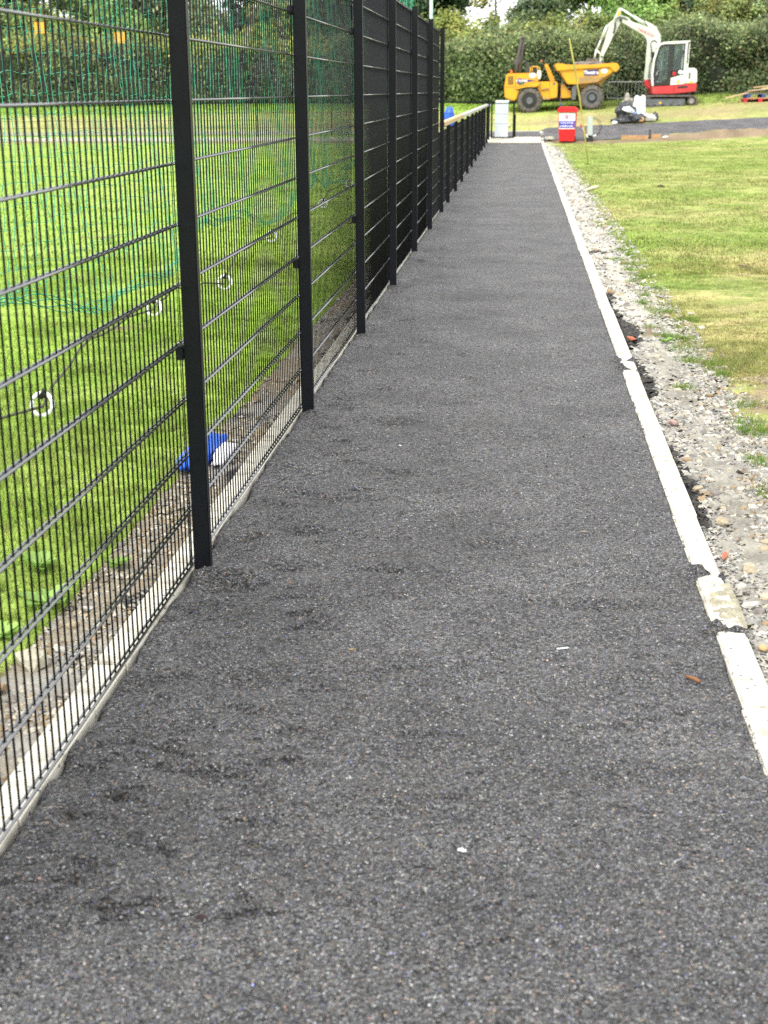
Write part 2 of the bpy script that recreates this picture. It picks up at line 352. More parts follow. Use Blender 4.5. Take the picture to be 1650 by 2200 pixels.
# dug verge next to the edging, a spoil ridge and ruts on the bank
Z -= .035*np.exp(-((X-1.0)/.28)**2)*(Y < 45)*(X > .75)
ridge = np.exp(-((Y-np.interp(X, [4, 6, 12], [46.4, 46.9, 48.0]))/.22)**2)*sstep(4.2, 5.2, X)
Z += .13*ridge*(1+.6*vnoise(X, Y, 2.5, 8))
mound = np.exp(-((Y-48.9)/.25)**2)*sstep(-1.5, -.8, X)*sstep(.9, .4, X); Z += .08*mound*(1+.8*vnoise(X, Y, 3, 8))
rut = np.exp(-((Y-np.interp(X, [-2, 12], [50.2, 51.4]))/.18)**2)*(Y > 46); Z -= .05*rut
roadm = (X > -1.1)*1.0
Zr_lo = np.interp(X, [-1, 2.7, 8, 14], [47.2, 46.25, 47.35, 48.4]); Zr_hi = np.interp(X, [-1, .9, 2.7, 8.2, 14], [48.4, 48.8, 49.0, 49.5, 50.4])
Z -= .06*((Y > Zr_lo+.1) & (Y < Zr_hi-.1) & (X > -1.0))
C, _, _ = ground_color(X, Y)
ground = mesh_np('ground', np.stack([X, Y, Z], 1), F, M_ground, C, smooth=True); tag(ground, 'grassy ground with a worn bank rising beyond the path', kind='structure')

# ---------------------------------------------------------------- tarmac path
ys = [1.2]
while ys[-1] < 46.6: ys.append(ys[-1] + max(.0105, .0042*ys[-1]))
ys = np.array(ys); xs = np.linspace(-1.19, .79, 166)
X, Y, F = grid(xs, ys)
Zp = .006*vnoise(X, Y, 3.0, 21, 3) + .0032*vnoise(X, Y, 14, 22, 3) + .0022*vnoise(X, Y, 55, 23, 2)
near = np.exp(-((X+1.06)/.16)**2); Zp += near*(.010*vnoise(X, Y, 6, 24, 3))
for (dx, dy, w, l, d) in [(-.98, 4.42, .10, .05, .030), (-.85, 4.62, .12, .05, .018), (-.70, 4.42, .10, .04, -.012), (-.447, 4.61, .07, .018, .020), (-.80, 5.05, .10, .03, .018), (-.62, 6.9, .10, .05, .016), (-.5, 5.9, .2, .05, .010), (.30, 3.1, .2, .05, .008), (-.3, 2.9, .12, .05, .009), (.30, 4.3, .18, .04, .012), (-.9, 7.2, .1, .05, .016), (-.40, 8.0, .2, .05, .008), (-.72, 5.5, .16, .04, .014), (.1, 6.6, .3, .06, .006), (-.7, 3.6, .2, .06, .010)]:
    d *= 1.35
    Zp -= d*np.exp(-((X-dx)/w)**2-((Y-dy)/l)**2)
    Zp += .5*abs(d)*np.exp(-((X-dx)/w)**2-((Y-dy-2.2*l)/(1.1*l))**2)
for k in range(0, 18):                     # little heaps where the posts come through, and loose crumbs along the fence
    py = 4.513+2.5206*k; Zp += .022*np.exp(-((X+1.075)/.06)**2-((Y-py+.01)/.05)**2) - .014*np.exp(-((X+.99)/.05)**2-((Y-py+.07)/.05)**2)
for k in range(120):                        # scuffs: short crescents with a raised lip
    cy = 1/random.uniform(1/16, 1/2.4); cx = -1.05+abs(random.gauss(0, .42)) if k % 3 else random.uniform(-.9, .6)
    w = random.uniform(.025, .085); l = random.uniform(.0022, .0040)*max(cy, 2.8); d = random.uniform(.006, .016)*(1.3 if cx < -.5 else .45); a = random.uniform(-.5, .5)
    m = (np.abs(X-cx) < 4*w) & (np.abs(Y-cy) < .25); u = X[m]-cx; vv = Y[m]-cy+a*u+ .6*u*u/w*.3
    Zp[m] += -d*np.exp(-(u/w)**2-(vv/l)**2) + .8*d*np.exp(-(u/w)**2-((vv-2.0*l)/(1.2*l))**2)
fz = np.exp(-((X+1.0)/.13)**2); Zp += fz*.012*np.clip(vnoise(X, Y, 7, 27, 3), -1, 1) + fz*.006*vnoise(X, Y, 25, 28, 2)
Zp -= .010*sstep(.35, .8, vnoise(X, Y*1.6, 2.6, 29, 4))*sstep(.3, -.2, X)
spoil = np.zeros_like(X)
for (sy, sw, amt) in [(4.66, .045, .068), (4.12, .030, .062), (8.66, .05, .066), (8.37, .035, .063)]:
    spoil += amt*np.exp(-((Y-sy+ .25*(X-.66))/sw)**2)
edge_r = sstep(.645, .69, X + .010*vnoise(X, Y, 18, 31, 2)); edge_l = sstep(-1.135, -1.165, X + .016*vnoise(X, Y, 10, 32, 3))
Zp = Zp*(1-edge_r)*(1-edge_l) - .05*edge_r - .05*edge_l + .004*sstep(.55, .65, X)
Zp += spoil*sstep(.58, .70, X)*(1+.5*vnoise(X, Y, 20, 33))*np.where(X > .76, sstep(.80, .74, X), 1)
Zp -= .0*X
Zp = Zp + np.where(Y > 45, gz(X, Y), 0)
path = mesh_np('path', np.stack([X, Y, Zp], 1), F, M_tar, smooth=True); tag(path, 'freshly laid dark tarmac footpath', kind='structure')
def path_z(x, y):
    i = np.clip(np.searchsorted(ys, y), 0, len(ys)-1); j = np.clip(((x+1.19)/1.98*165).astype(int), 0, 165)
    return Zp.reshape(len(ys), 166)[i, j]

def gems(P, S, flat=.55, n=6):
    """small angular stones, 4 faces each: P centres, S sizes -> V, F"""
    N = len(P); base = np.array([[1, 0, -.3], [-1, 0, -.3], [0, 1, -.3], [0, -1, -.3], [.25, .1, .9]], float)
    tri = np.array([[0, 2, 4], [2, 1, 4], [1, 3, 4], [3, 0, 4]])     # the underside is bedded in the surface
    V = base[None]*rng.uniform(.6, 1.25, (N, 5, 1)) + rng.normal(0, .16, (N, 5, 3))
    a = rng.uniform(0, 6.283, N); c, s = np.cos(a), np.sin(a); V[..., 2] *= flat
    t = rng.normal(0, .35, N); z0 = V[..., 2].copy(); V[..., 2] = z0*np.cos(t)[:, None] + V[..., 0]*np.sin(t)[:, None]
    x = V[..., 0]*c[:, None]-V[..., 1]*s[:, None]; y = V[..., 0]*s[:, None]+V[..., 1]*c[:, None]
    V = np.stack([x, y, V[..., 2]], -1)*S[:, None, None] + P[:, None]
    F = (tri[None]+5*np.arange(N)[:, None, None]).reshape(-1, 3)
    return V.reshape(-1, 3), F
# loose chippings bound into the surface
N = 185000
yy = 1/(rng.uniform(1/16., 1/1.9, N)); xx = rng.uniform(-1.15, .76, N)
keep = (rng.uniform(0, 1, N) < np.clip(1.25-yy/14, .15, 1)) & ((xx < .645) | (path_z(xx, yy) > .004)); xx, yy = xx[keep], yy[keep]; N = len(xx)
S = rng.uniform(.0019, .0044, N)*np.clip(.75+yy*.05, .8, 1.5)
P = np.stack([xx, yy, path_z(xx, yy)+S*.15], 1)
V, Fc = gems(P, S)
g = np.clip(rng.lognormal(math.log(.064), .80, N), .008, .40)*(1+.16*vnoise(xx, yy, 1.9, 90, 4))
Cc = g[:, None]*(1+rng.normal(0, .04, (N, 3)))*np.array([.985, 1.0, 1.02])
o = rng.uniform(0, 1, N); Cc[o < .005] *= np.array([1.8, 1.1, .8]); Cc[(o > .01) & (o < .03)] *= np.array([1.2, 1.05, .6]); Cc[(o > .03) & (o < .037)] *= np.array([.8, .9, 2.0])
ch = mesh_np('chippings', V, Fc, M_chip, np.repeat(np.clip(Cc, 0, 1), 5, 0), parent=path); tag(ch, kind='stuff')

# ---------------------------------------------------------------- kerbs: every edging stone is a piece
def edging(x0, x1, y_start, y_end, phase, top, jit):
    root = empty('kerb', (0, 0, 0)); tag(root, kind='structure')
    y = phase - .915*math.ceil((phase-y_start)/.915); base = None
    while y < y_end:
        b = MB(); L = .915-.006
        b.box(x0, x1, 0, L, -.14, 0)
        if base is None: base = b.build('kerb_stone', M_kerb, root, bevel=.006); o = base
        else: o = link(bpy.data.objects.new('kerb_stone', base.data), root)
        o.location = (random.uniform(-jit, jit), y, top + random.uniform(-.003, .003) + G(0, y+.4)); o.rotation_euler.z = random.uniform(-.004, .004)
        y += .915
    return root
kr = edging(.657, .752, .5, 47.7, 7.204, .007, .003); kr['label'] = 'straight run of white concrete edging on the lawn side of the path'
kl = edging(-1.252, -1.150, .5, 45.6, 3.69, .008, .003); kl['label'] = 'straight run of white concrete edging under the mesh fence'

# threshold at the gate, tarmac beyond it and its white edge
b = MB(); b.box(-1.1, .650, 45.62, 46.95, -.08, .012)
th = b.build('threshold', M_cream, bevel=.01); th.location.z = .048; th.rotation_euler.x = .0
for v in th.data.vertices: v.co.z += .087*(v.co.y-45.62)
tag(th, 'cream concrete threshold strip across the end of the path', kind='structure')
xs = np.linspace(-1.15, 16, 150); t = np.linspace(0, 1, 14)
Xr, T = np.meshgrid(xs, t)
lo = np.interp(Xr, [-1.2, .7, .8, 2.7, 8, 14, 16], [46.9, 46.9, 46.2, 46.2, 47.35, 48.4, 48.8]); hi = np.interp(Xr, [-1.2, .6, .9, 2.7, 8.2, 16], [48.1, 48.3, 48.8, 49.0, 49.5, 50.9])
lo += .06*vnoise(Xr, Xr*0+1, 2, 3); hi += .06*vnoise(Xr, Xr*0+5, 2, 3)
Yr = lo + (hi-lo)*T
Zr = gz(Xr, Yr) + .02 + .008*vnoise(Xr, Yr, 2, 6)
i = np.arange(Xr.size).reshape(Xr.shape); F = np.stack([i[:-1, :-1], i[:-1, 1:], i[1:, 1:], i[1:, :-1]], -1).reshape(-1, 4)
road = mesh_np('access_road', np.stack([Xr.ravel(), Yr.ravel(), Zr.ravel()], 1), F, M_road, smooth=True); tag(road, 'grey tarmac access road beyond the lawn', kind='structure')
ke = empty('kerb', (0, 0, 0)); tag(ke, 'short white edging round the tarmac beyond the gate', kind='structure')
b = MB(); b.box(0, .9, -.05, .05, -.1, 0); k0 = b.build('kerb_stone', M_kerb, ke, bevel=.008); k0.location = (-1.1, 48.2, G(-.6, 48.2)+.04)
o = link(bpy.data.objects.new('kerb_stone', k0.data), ke); o.location = (-.19, 48.2, G(.2, 48.2)+.04)
o = link(bpy.data.objects.new('kerb_stone', k0.data), ke); o.location = (.83, 46.5, .19); o.rotation_euler = (0, -.06, math.radians(-78)); 
b = MB(); b.box(0, .12, 0, 1.1, -.1, 0); o = b.build('kerb_stone', M_kerb, ke, bevel=.008); o.location = (.62, 47.15, .19); o.rotation_euler.x = .13

# ---------------------------------------------------------------- verge strips
def tarmask(X, Y):
    return sstep(.15, .45, .55*vnoise(X, Y, 2.2, 44, 4) + 1.15*np.exp(-((X-.77)/.06)**2)*(Y < 12)*np.clip(.75+.9*vnoise(Y, Y*0+3, 1.3, 48, 3), 0, 1.2) - .42 + 1.1*(np.exp(-((Y-14.9)/.12)**2)*(X < 1.1)) + .7*np.exp(-((Y-9.8)/.6)**2)*(X < .95) - sstep(.9, 1.15, X)*.8)
def verge(name, x0, x1, y0, y1, nx, label, kind_right):
    ys = [y0]
    while ys[-1] < y1: ys.append(ys[-1]+max(.018, .006*ys[-1]))
    ys = np.array(ys); u = np.linspace(0, 1, nx); U, Y = np.meshgrid(u, ys)
    if kind_right:
        edge = np.interp(Y, [0, 4, 5.8, 7, 7.6, 8.3, 9.0, 11.5, 14, 16, 18, 22, 30, 38, 46], [1.75, 1.75, 1.55, 1.5, 1.40, 1.27, 1.15, 1.10, 1.14, 1.20, 1.06, 1.14, 1.22, 1.18, 1.16])
        edge = edge + .05*vnoise(Y, Y*0+2, 1.7, 41) ; X = x0 + (edge-x0)*U
        Z = -.014 + .018*vnoise(X, Y, 5, 42, 4) + .013*vnoise(X, Y, 24, 43, 3)
        Z += .012*np.exp(-((X-.92)/.10)**2)
        tar = tarmask(X, Y)
        Z -= .018*tar
        soil = sstep(.05, .6, vnoise(X, Y, 1.6, 45, 4) + 1.3*(U-.62) - .15 + .9*sstep(6.3, 4.5, Y)*sstep(.9, 1.1, X))
        Z = Z - .02*sstep(.85, 1, U)
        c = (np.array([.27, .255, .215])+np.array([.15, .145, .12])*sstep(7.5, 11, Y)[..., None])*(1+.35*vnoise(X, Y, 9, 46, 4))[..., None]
        c = c*(1-soil[..., None]) + np.array([.20, .155, .10])*soil[..., None]
        c = c*(1-tar[..., None]) + np.array([.035, .035, .037])*tar[..., None]
    else:
        edge = -1.56 + .05*vnoise(Y, Y*0+2, 1.7, 51); X = x0 + (edge-x0)*U
        Z = -.01 + .012*vnoise(X, Y, 6, 52, 4) + .007*vnoise(X, Y, 30, 53, 3)
        soil = sstep(-.2, .5, vnoise(X, Y, 2.2, 55, 4)+.2)
        c = np.array([.27, .26, .23])*(1+.3*vnoise(X, Y, 9, 46, 4))[..., None]; c = c*(1-.7*soil[..., None]) + np.array([.25, .2, .13])*.7*soil[..., None]
        tar = sstep(.2, .5, vnoise(X, Y, 3, 56)+.7*sstep(-1.33, -1.25, X)-.45)
        c = c*(1-tar[..., None]) + np.array([.04, .04, .042])*tar[..., None]
    Z = Z + np.where(Y > 45, gz(X, Y), 0)
    i = np.arange(X.size).reshape(X.shape); F = np.stack([i[:-1, :-1], i[:-1, 1:], i[1:, 1:], i[1:, :-1]], -1).reshape(-1, 4)
    if not kind_right: F = F[:, ::-1]
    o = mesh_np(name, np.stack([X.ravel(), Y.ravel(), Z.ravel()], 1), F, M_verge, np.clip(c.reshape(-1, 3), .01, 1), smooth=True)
    tag(o, label, kind='structure'); return o
vr = verge('verge', .745, 0, 1.5, 45.6, 60, 'rough strip of concrete haunching, gravel and soil beside the lawn', True)
vl = verge('verge', -1.245, 0, 1.5, 45.6, 26, 'narrow gravel strip between the edging and the pitch', False)

xs = np.linspace(.652, .768, 26); yg = np.linspace(4.16, 4.56, 70); X, Y, F = grid(xs, yg)
q = np.clip(1-((Y-4.36)/.19)**2, 0, 1)*np.clip(1-((X-.72)/.062)**4, 0, 1)
q = np.clip(q + .45*vnoise(X, Y, 13, 94, 3) - .12, 0, 1)
Z = .0 + .015*np.sqrt(q)*(1+.3*vnoise(X, Y, 12, 91)) + .006*vnoise(X, Y, 45, 92, 2)
ml = mesh_np('mortar', np.stack([X, Y, Z], 1), F, M_verge, np.array([.34, .315, .23])[None]*(1+.25*vnoise(X, Y, 30, 93)[:, None]), parent=vr, smooth=True)

def small_stones(N, xr, yr, sz, cols, parent, zoff=.0, power=1, flat=.65):
    yy = 1/rng.uniform(1/yr[1], 1/yr[0], N); xx = rng.uniform(0, 1, N)**power*(xr[1]-xr[0]) + xr[0]
    S = rng.uniform(*sz, N)*np.clip(.8+yy*.04, .8, 1.8)
    if parent is vr and len(cols) == 5:
        k = rng.uniform(0, 1, N) < np.clip(1.25 - sstep(8, 13, yy)*.75, 0, 1)*(.35+.9*(vnoise(xx, yy, 3, 97, 3) > -.25)); xx, yy, S = xx[k], yy[k], S[k]; N = len(xx)
    V, F = gems(np.stack([xx, yy, -.012+S*.25+zoff+.008*vnoise(xx, yy, 5, 42, 4)], 1), S, flat)
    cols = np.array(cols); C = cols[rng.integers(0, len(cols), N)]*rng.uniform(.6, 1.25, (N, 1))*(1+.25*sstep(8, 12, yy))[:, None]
    if parent is vr: tm = tarmask(xx, yy) > rng.uniform(.3, .9, N); C[tm] = C[tm]*.14
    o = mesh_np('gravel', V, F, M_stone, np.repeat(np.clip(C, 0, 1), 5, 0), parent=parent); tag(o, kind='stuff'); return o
GREYS = [(.33, .32, .29), (.24, .235, .22), (.42, .40, .35), (.20, .19, .17), (.36, .33, .26)]
BROWNS = [(.32, .25, .15), (.26, .19, .11), (.38, .33, .24), (.22, .21, .2), (.42, .38, .30), (.18, .13, .08)]
small_stones(30000, (.76, 1.30), (3., 44), (.006, .017), GREYS, vr, .002, flat=.42)
small_stones(9000, (.78, 1.15), (6, 44), (.014, .028), GREYS, vr, -.002, flat=.35)
small_stones(7000, (.80, 1.75), (3.2, 9), (.006, .017), GREYS+BROWNS, vr, -.004)
small_stones(9000, (.86, 1.75), (3.2, 8.5), (.007, .021), BROWNS+GREYS, vr, .0)
small_stones(6000, (.90, 1.75), (3.2, 6.2), (.006, .020), BROWNS, vr, -.004)
small_stones(1500, (.755, .90), (3.0, 20), (.004, .009), [(.05, .05, .05), (.09, .09, .09)], vr, .006)
small_stones(12000, (-1.62, -1.26), (2.6, 30), (.005, .015), GREYS+BROWNS, vl)

def pebble_mesh(seed, rough=.12, sx=1, sy=.8, sz=.55):
    r = random.Random(seed); bm = bmesh.new(); bmesh.ops.create_icosphere(bm, subdivisions=1, radius=1)
    off = Vector((seed*3.1, 1.7*seed, 0))
    for v in bm.verts:
        k = 1+rough*mnoise.noise(v.co*1.3+off)*2 + r.uniform(-rough, rough)*.5
        v.co = Vector((v.co.x*sx*k, v.co.y*sy*k, v.co.z*sz*k))
    me = bpy.data.meshes.new('stone'); bm.to_mesh(me); bm.free()
    me.polygons.foreach_set('use_smooth', [rough < .2]*len(me.polygons)); return me
pal = [(.42, .39, .29), (.30, .21, .12), (.30, .29, .25), (.46, .44, .39), (.20, .18, .16), (.36, .30, .20)]
pm = []
for i, c in enumerate(pal):
    m_ = mat('pebble_%d' % i, c, .8, nscale=3, namt=.3, bump=.25, bscale=8)
    for k in range(2):
        me = pebble_mesh(i*2+k+1, .10 if k == 0 else .24, 1, random.uniform(.65, .95), random.uniform(.45, .7)); me.materials.append(m_); pm.append(me)
def put_stone(x, y, s, parent, me=None, z=None):
    o = link(bpy.data.objects.new('stone', me or random.choice(pm)), parent); o.scale = (s,)*3
    o.location = (x, y, (-.012 if z is None else z)+s*.28 + G(x, y)); o.rotation_euler = (random.uniform(-.3, .3), random.uniform(-.3, .3), random.uniform(0, 6.28)); return o
for i in range(150):
    y = random.uniform(3.7, 5.9); x = random.uniform(.79, 1.05+.25*(y-3.7)); put_stone(x, y, random.choice([.014, .018, .022, .028, .034]), vr)
for i in range(70):
    y = random.uniform(5.5, 11); x = random.uniform(.80, 1.35); put_stone(x, y, random.uniform(.018, .036), vr)
for i in range(30):
    y = random.uniform(11, 24); x = random.uniform(.80, 1.15); put_stone(x, y, random.uniform(.025, .05), vr)
for i in range(60):
    y = random.uniform(3.0, 8); x = random.uniform(-1.6, -1.3); put_stone(x, y, random.uniform(.012, .03), vl)
put_stone(-1.44, 3.68, .055, vl, pm[1], 0); put_stone(-1.48, 3.48, .040, vl, pm[3], 0)
put_stone(1.28, 5.2, .06, vr, pm[7], 0); put_stone(1.42, 7.4, .075, vr, pm[5], -.01)
# stones worth naming by themselves
def lone(name, x, y, s, me, label, cat, mat_=None, z=0):
    o = bpy.data.objects.new(name, me.copy()); link(o); o.scale = s; o.location = (x, y, z)
    if mat_: o.data.materials.clear(); o.data.materials.append(mat_)
    o.rotation_euler = (.1, -.1, random.uniform(0, 3)); tag(o, label, cat); return o
lone('brick_fragment', .80, 9.44, (.055, .03, .028), pebble_mesh(40, .25), 'small orange brick fragment lying against the right edging', 'brick piece', M_brick, .012)
lone('stone', .82, 6.95, (.036, .03, .03), pebble_mesh(41, .2), 'pinkish rounded stone beside the edging joint', 'stone', M_pink, .015)
lone('brick_fragment', .79, 4.85, (.035, .014, .012), pebble_mesh(42, .25), 'dull red brick sliver touching the right edging', 'brick piece', M_brick, .01)
lone('stone', .785, 3.98, (.020, .020, .018), pebble_mesh(43, .05), 'round tan pebble tight against the right edging', 'stone', mat('tan_pebble', (.45, .30, .14), .7), .008)

# ---------------------------------------------------------------- grass blades
def blades(name, N, xr, yr, hgt, wid, label, right, power=1.0, density=None, xmaxf=None):
    yy = (rng.uniform(yr[0]**power, yr[1]**power, N))**(1/power)
    x1 = np.full(N, xr[1]) if xmaxf is None else xmaxf(yy); x0 = np.full(N, xr[0]) if not callable(xr[0]) else xr[0](yy)
    xx = x0 + (x1-x0)*rng.uniform(0, 1, N)
    # gather into tufts
    t = vnoise(xx, yy, 14, 61, 2); keep = rng.uniform(0, 1, N) < .55+.6*t
    c, soil, dry = ground_color(xx, yy); keep &= rng.uniform(0, 1, N) > soil*1.05
    if density is not None: keep &= rng.uniform(0, 1, N) < density(xx, yy)
    xx, yy, c, dry = xx[keep], yy[keep], c[keep], dry[keep]; N = len(xx)
    h = rng.uniform(*hgt, N)*(1-.35*dry)*(1+.45*vnoise(xx, yy, 1.5, 62, 3)); w = rng.uniform(*wid, N)
    a = rng.uniform(0, 6.283, N); lean = rng.uniform(.15, 1.1, N)
    dx, dy = np.cos(a), np.sin(a); b = rng.uniform(0, 6.283, N); lx, ly = np.cos(b)*lean*h, np.sin(b)*lean*h
    z = gz(xx, yy)-.004 - .02*np.exp(-((xx-1.0)/.28)**2)*(yy < 45)
    V = np.empty((N, 3, 3)); V[:, 0] = np.stack([xx-dx*w, yy-dy*w, z], 1); V[:, 1] = np.stack([xx+dx*w, yy+dy*w, z], 1)
    V[:, 2] = np.stack([xx+lx, yy+ly, z+h*np.clip(1.15-lean*.5, .3, 1)], 1)
    col = c*rng.uniform(.5, 1.7, (N, 1))
    st = rng.uniform(0, 1, N) < .10+.25*dry; col[st] = np.array([.36, .31, .13])*rng.uniform(.6, 1.2, (st.sum(), 1))
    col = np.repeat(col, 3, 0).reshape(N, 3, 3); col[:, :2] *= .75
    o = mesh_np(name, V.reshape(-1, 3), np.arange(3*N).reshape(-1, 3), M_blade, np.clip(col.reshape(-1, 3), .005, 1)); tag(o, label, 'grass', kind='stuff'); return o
edgeR = lambda y: .05*vnoise(np.asarray(y), np.asarray(y)*0+4, 2.3, 47) + np.interp(y, [0, 4, 5.8, 7, 7.6, 8.3, 9.0, 11.5, 14, 16, 18, 22, 30, 38, 46], [1.75, 1.75, 1.35, 1.42, 1.32, 1.18, 1.06, 1.01, 1.05, 1.12, .98, 1.05, 1.14, 1.10, 1.08])
blades('grass', 150000, (edgeR, 0), (5., 14), (.014, .045), (.0016, .0034), 'short patchy yellow green grass on the lawn right of the path', True, 1.0, xmaxf=lambda y: .65+.19*y)
blades('grass', 60000, (edgeR, 0), (4.6, 9.5), (.012, .035), (.0014, .0028), 'sparse short grass on the nearest corner of the lawn', True, 1.0, xmaxf=lambda y: .75+.19*y)
blades('grass', 150000, (edgeR, 0), (13., 46), (.02, .05), (.004, .009), 'greener grass on the far part of the lawn', True, 1.0, xmaxf=lambda y: .9+.185*y)
blades('grass', 170000, (-1.5, 0), (3.2, 14), (.025, .06), (.0022, .0045), 'lush bright green grass of the pitch behind the near fence', False, 1.0, xmaxf=lambda y: -1.5-.30*y*np.ones_like(y))
blades('grass', 90000, (-1.5, 0), (13, 46), (.03, .055), (.006, .013), 'bright green grass on the far side of the pitch', False, 1.0, xmaxf=lambda y: -1.5-.37*y)
blades('grass', 60000, (-22, 14), (51.5, 56.8), (.03, .09), (.012, .025), 'taller grass at the foot of the hedge', True, 1.0, density=lambda x, y: sstep(51, 55, y))
# green tufts standing in the stony verge
tuft_spots = [(random.uniform(.95, 1.3)+.12*max(0, 8-yy_)/2, yy_, random.uniform(.05, .12), 160) for yy_ in np.linspace(6.2, 15, 22)] + [(1.19, 5.75, .13, 420), (1.30, 5.35, .10, 300), (1.22, 6.85, .12, 350), (1.45, 6.2, .15, 500), (1.05, 9.6, .10, 300), (1.25, 8.6, .15, 350), (1.12, 6.3, .04, 70), (1.38, 4.9, .08, 200)]
P = np.concatenate([rng.normal(0, r*.5, (n, 2))+np.array([x, y]) for x, y, r, n in tuft_spots]); N = len(P)
h = rng.uniform(.02, .07, N); a = rng.uniform(0, 6.283, N); b_ = rng.uniform(0, 6.283, N); l = rng.uniform(.1, .9, N)*h; w = .003
V = np.empty((N, 3, 3)); z = -.02
V[:, 0] = np.stack([P[:, 0]-np.cos(a)*w, P[:, 1]-np.sin(a)*w, np.full(N, z)], 1); V[:, 1] = np.stack([P[:, 0]+np.cos(a)*w, P[:, 1]+np.sin(a)*w, np.full(N, z)], 1)
V[:, 2] = np.stack([P[:, 0]+np.cos(b_)*l, P[:, 1]+np.sin(b_)*l, z+h], 1)
cc = np.array([.13, .25, .03])*rng.uniform(.6, 1.5, (N, 1)); cc[rng.uniform(0, 1, N) < .2] = (.3, .27, .1)
tag(mesh_np('grass', V.reshape(-1, 3), np.arange(3*N).reshape(-1, 3), M_blade, np.repeat(cc, 3, 0)), 'tufts of green grass growing in the stony verge', 'grass', kind='stuff')

# broad leaved weeds behind the fence
def weed(x, y, r, n, label, up=.5):
    root = empty('weed', (x, y, 0)); tag(root, label, 'weed')
    for k in range(n):
        a = 2*math.pi*k/n+random.uniform(-.4, .4); L = r*random.uniform(.6, 1.1); w = L*.32; el = random.uniform(.2, up+.3)
        pts = []
        for i, (u, ww) in enumerate([(0, .1), (.3, .8), (.6, 1), (.85, .6), (1, .05)]):
            zz = L*math.sin(el)*u*(1.25-.55*u)+.005; rr = L*math.cos(el)*u
            for s_ in (-1, 0, 1): pts.append((rr*math.cos(a)-s_*ww*w*math.sin(a), rr*math.sin(a)+s_*ww*w*math.cos(a), zz+(.012 if s_ else 0)))
        fs = [(3*i+j, 3*i+j+1, 3*i+j+4, 3*i+j+3) for i in range(4) for j in range(2)]
        g = random.uniform(.8, 1.3); mesh_np('leaf', pts, fs, M_leaf, np.tile([.26*g, .42*g, .10*g], (len(pts), 1)), parent=root, smooth=True)
weed(-1.56, 4.15, .12, 7, 'broad leaved weed at the edge of the pitch grass, nearest the camera')
weed(-1.60, 3.86, .10, 6, 'pale green weed with pointed leaves beside the tan stones')
weed(-1.42, 4.55, .06, 6, 'tiny weed growing in the gravel by the first visible post')
weed(-1.70, 4.5, .09, 7, 'broad leaved weed among grass behind the fence wires')
weed(-1.80, 3.95, .11, 7, 'leafy dock weed furthest into the grass at the left')
weed(1.27, 5.55, .05, 8, 'small round leaved weed in the grass tuft on the stony verge')
weed(1.02, 9.35, .06, 8, 'bright green weed on the gravel just past the brick fragment')
weed(1.55, 32.6, .12, 9, 'low dark weed at the foot of the yellow cane')

# ---------------------------------------------------------------- tall mesh fence
Y0, S_ = 4.513, 2.5206
fence = empty('mesh_fence', (-1.1, Y0, 0)); tag(fence, 'tall black twin wire mesh fence with square posts along the path', 'fence')
inv = Matrix.Translation((1.1, -Y0, 0))
def localize(o): o.matrix_parent_inverse = inv; return o
post0 = None
for k in range(-1, 7):
    if post0 is None:
        b = MB(); b.box(-1.133, -1.073, 0, .04, -.25, 2.47); post0 = b.build('post', M_post, fence, bevel=.003)
        o = post0
    else: o = link(bpy.data.objects.new('post', post0.data), fence)
    o.location = (0, Y0+S_*k, 0); localize(o)
    b = MB(); b.box(-1.135, -1.071, -.002, .042, 2.47, 2.476); c = b.build('post_cap', M_black, o, bevel=.001)
    for zc in (.78, 2.02):
        b = MB(); b.box(-1.160, -1.1335, -.006, .046, zc, zc+.045); b.build('clamp', M_black, o, bevel=.003)
# wires
bv = MB(); bv.tube([(0, 0, .02), (0, 0, 2.45)], .0029, 6); vw = bv.build('vertical_wire', M_black, None, smooth=True)
bh = MB(); bh.tube([(0, -S_/2+.008, 0), (0, S_/2-.008, 0)], .0042, 8); hw = bh.build('horizontal_wire', M_bar, None, smooth=True)
vme, hme = vw.data, hw.data; bpy.data.objects.remove(vw); bpy.data.objects.remove(hw)
PX = -1.148
for k in range(-1, 6):
    ya = Y0+S_*k+.02; yc = ya+S_/2
    b = MB()
    e = S_/2-.012; b.tube([(0, -e, .022), (0, e, .022), (0, e, 2.448), (0, -e, 2.448), (0, -e, .022)], .003, 6, False)
    pn = b.build('mesh_panel', M_black, fence, smooth=True); pn.location = (PX, yc, 0); localize(pn)
    for j in range(13):
        for s_ in (-1, 1):
            o = link(bpy.data.objects.new('horizontal_wire', hme), pn); o.location = (s_*.0072, 0, .033+.2*j if j else .033)
    ny = 49
    yl = [(-S_/2+.012)+ (S_-.024)*i/(ny+1) for i in range(1, ny+1)]
    if k < 5:
        for y in yl:
            o = link(bpy.data.objects.new('vertical_wire', vme), pn); o.location = (0, y, 0)
    else:
        b = MB()
        for y in yl: b.tube([(0, y, .02), (0, y, 2.45)], .0024, 5)
        tag(b.build('vertical_wires', M_black, pn), kind='stuff')

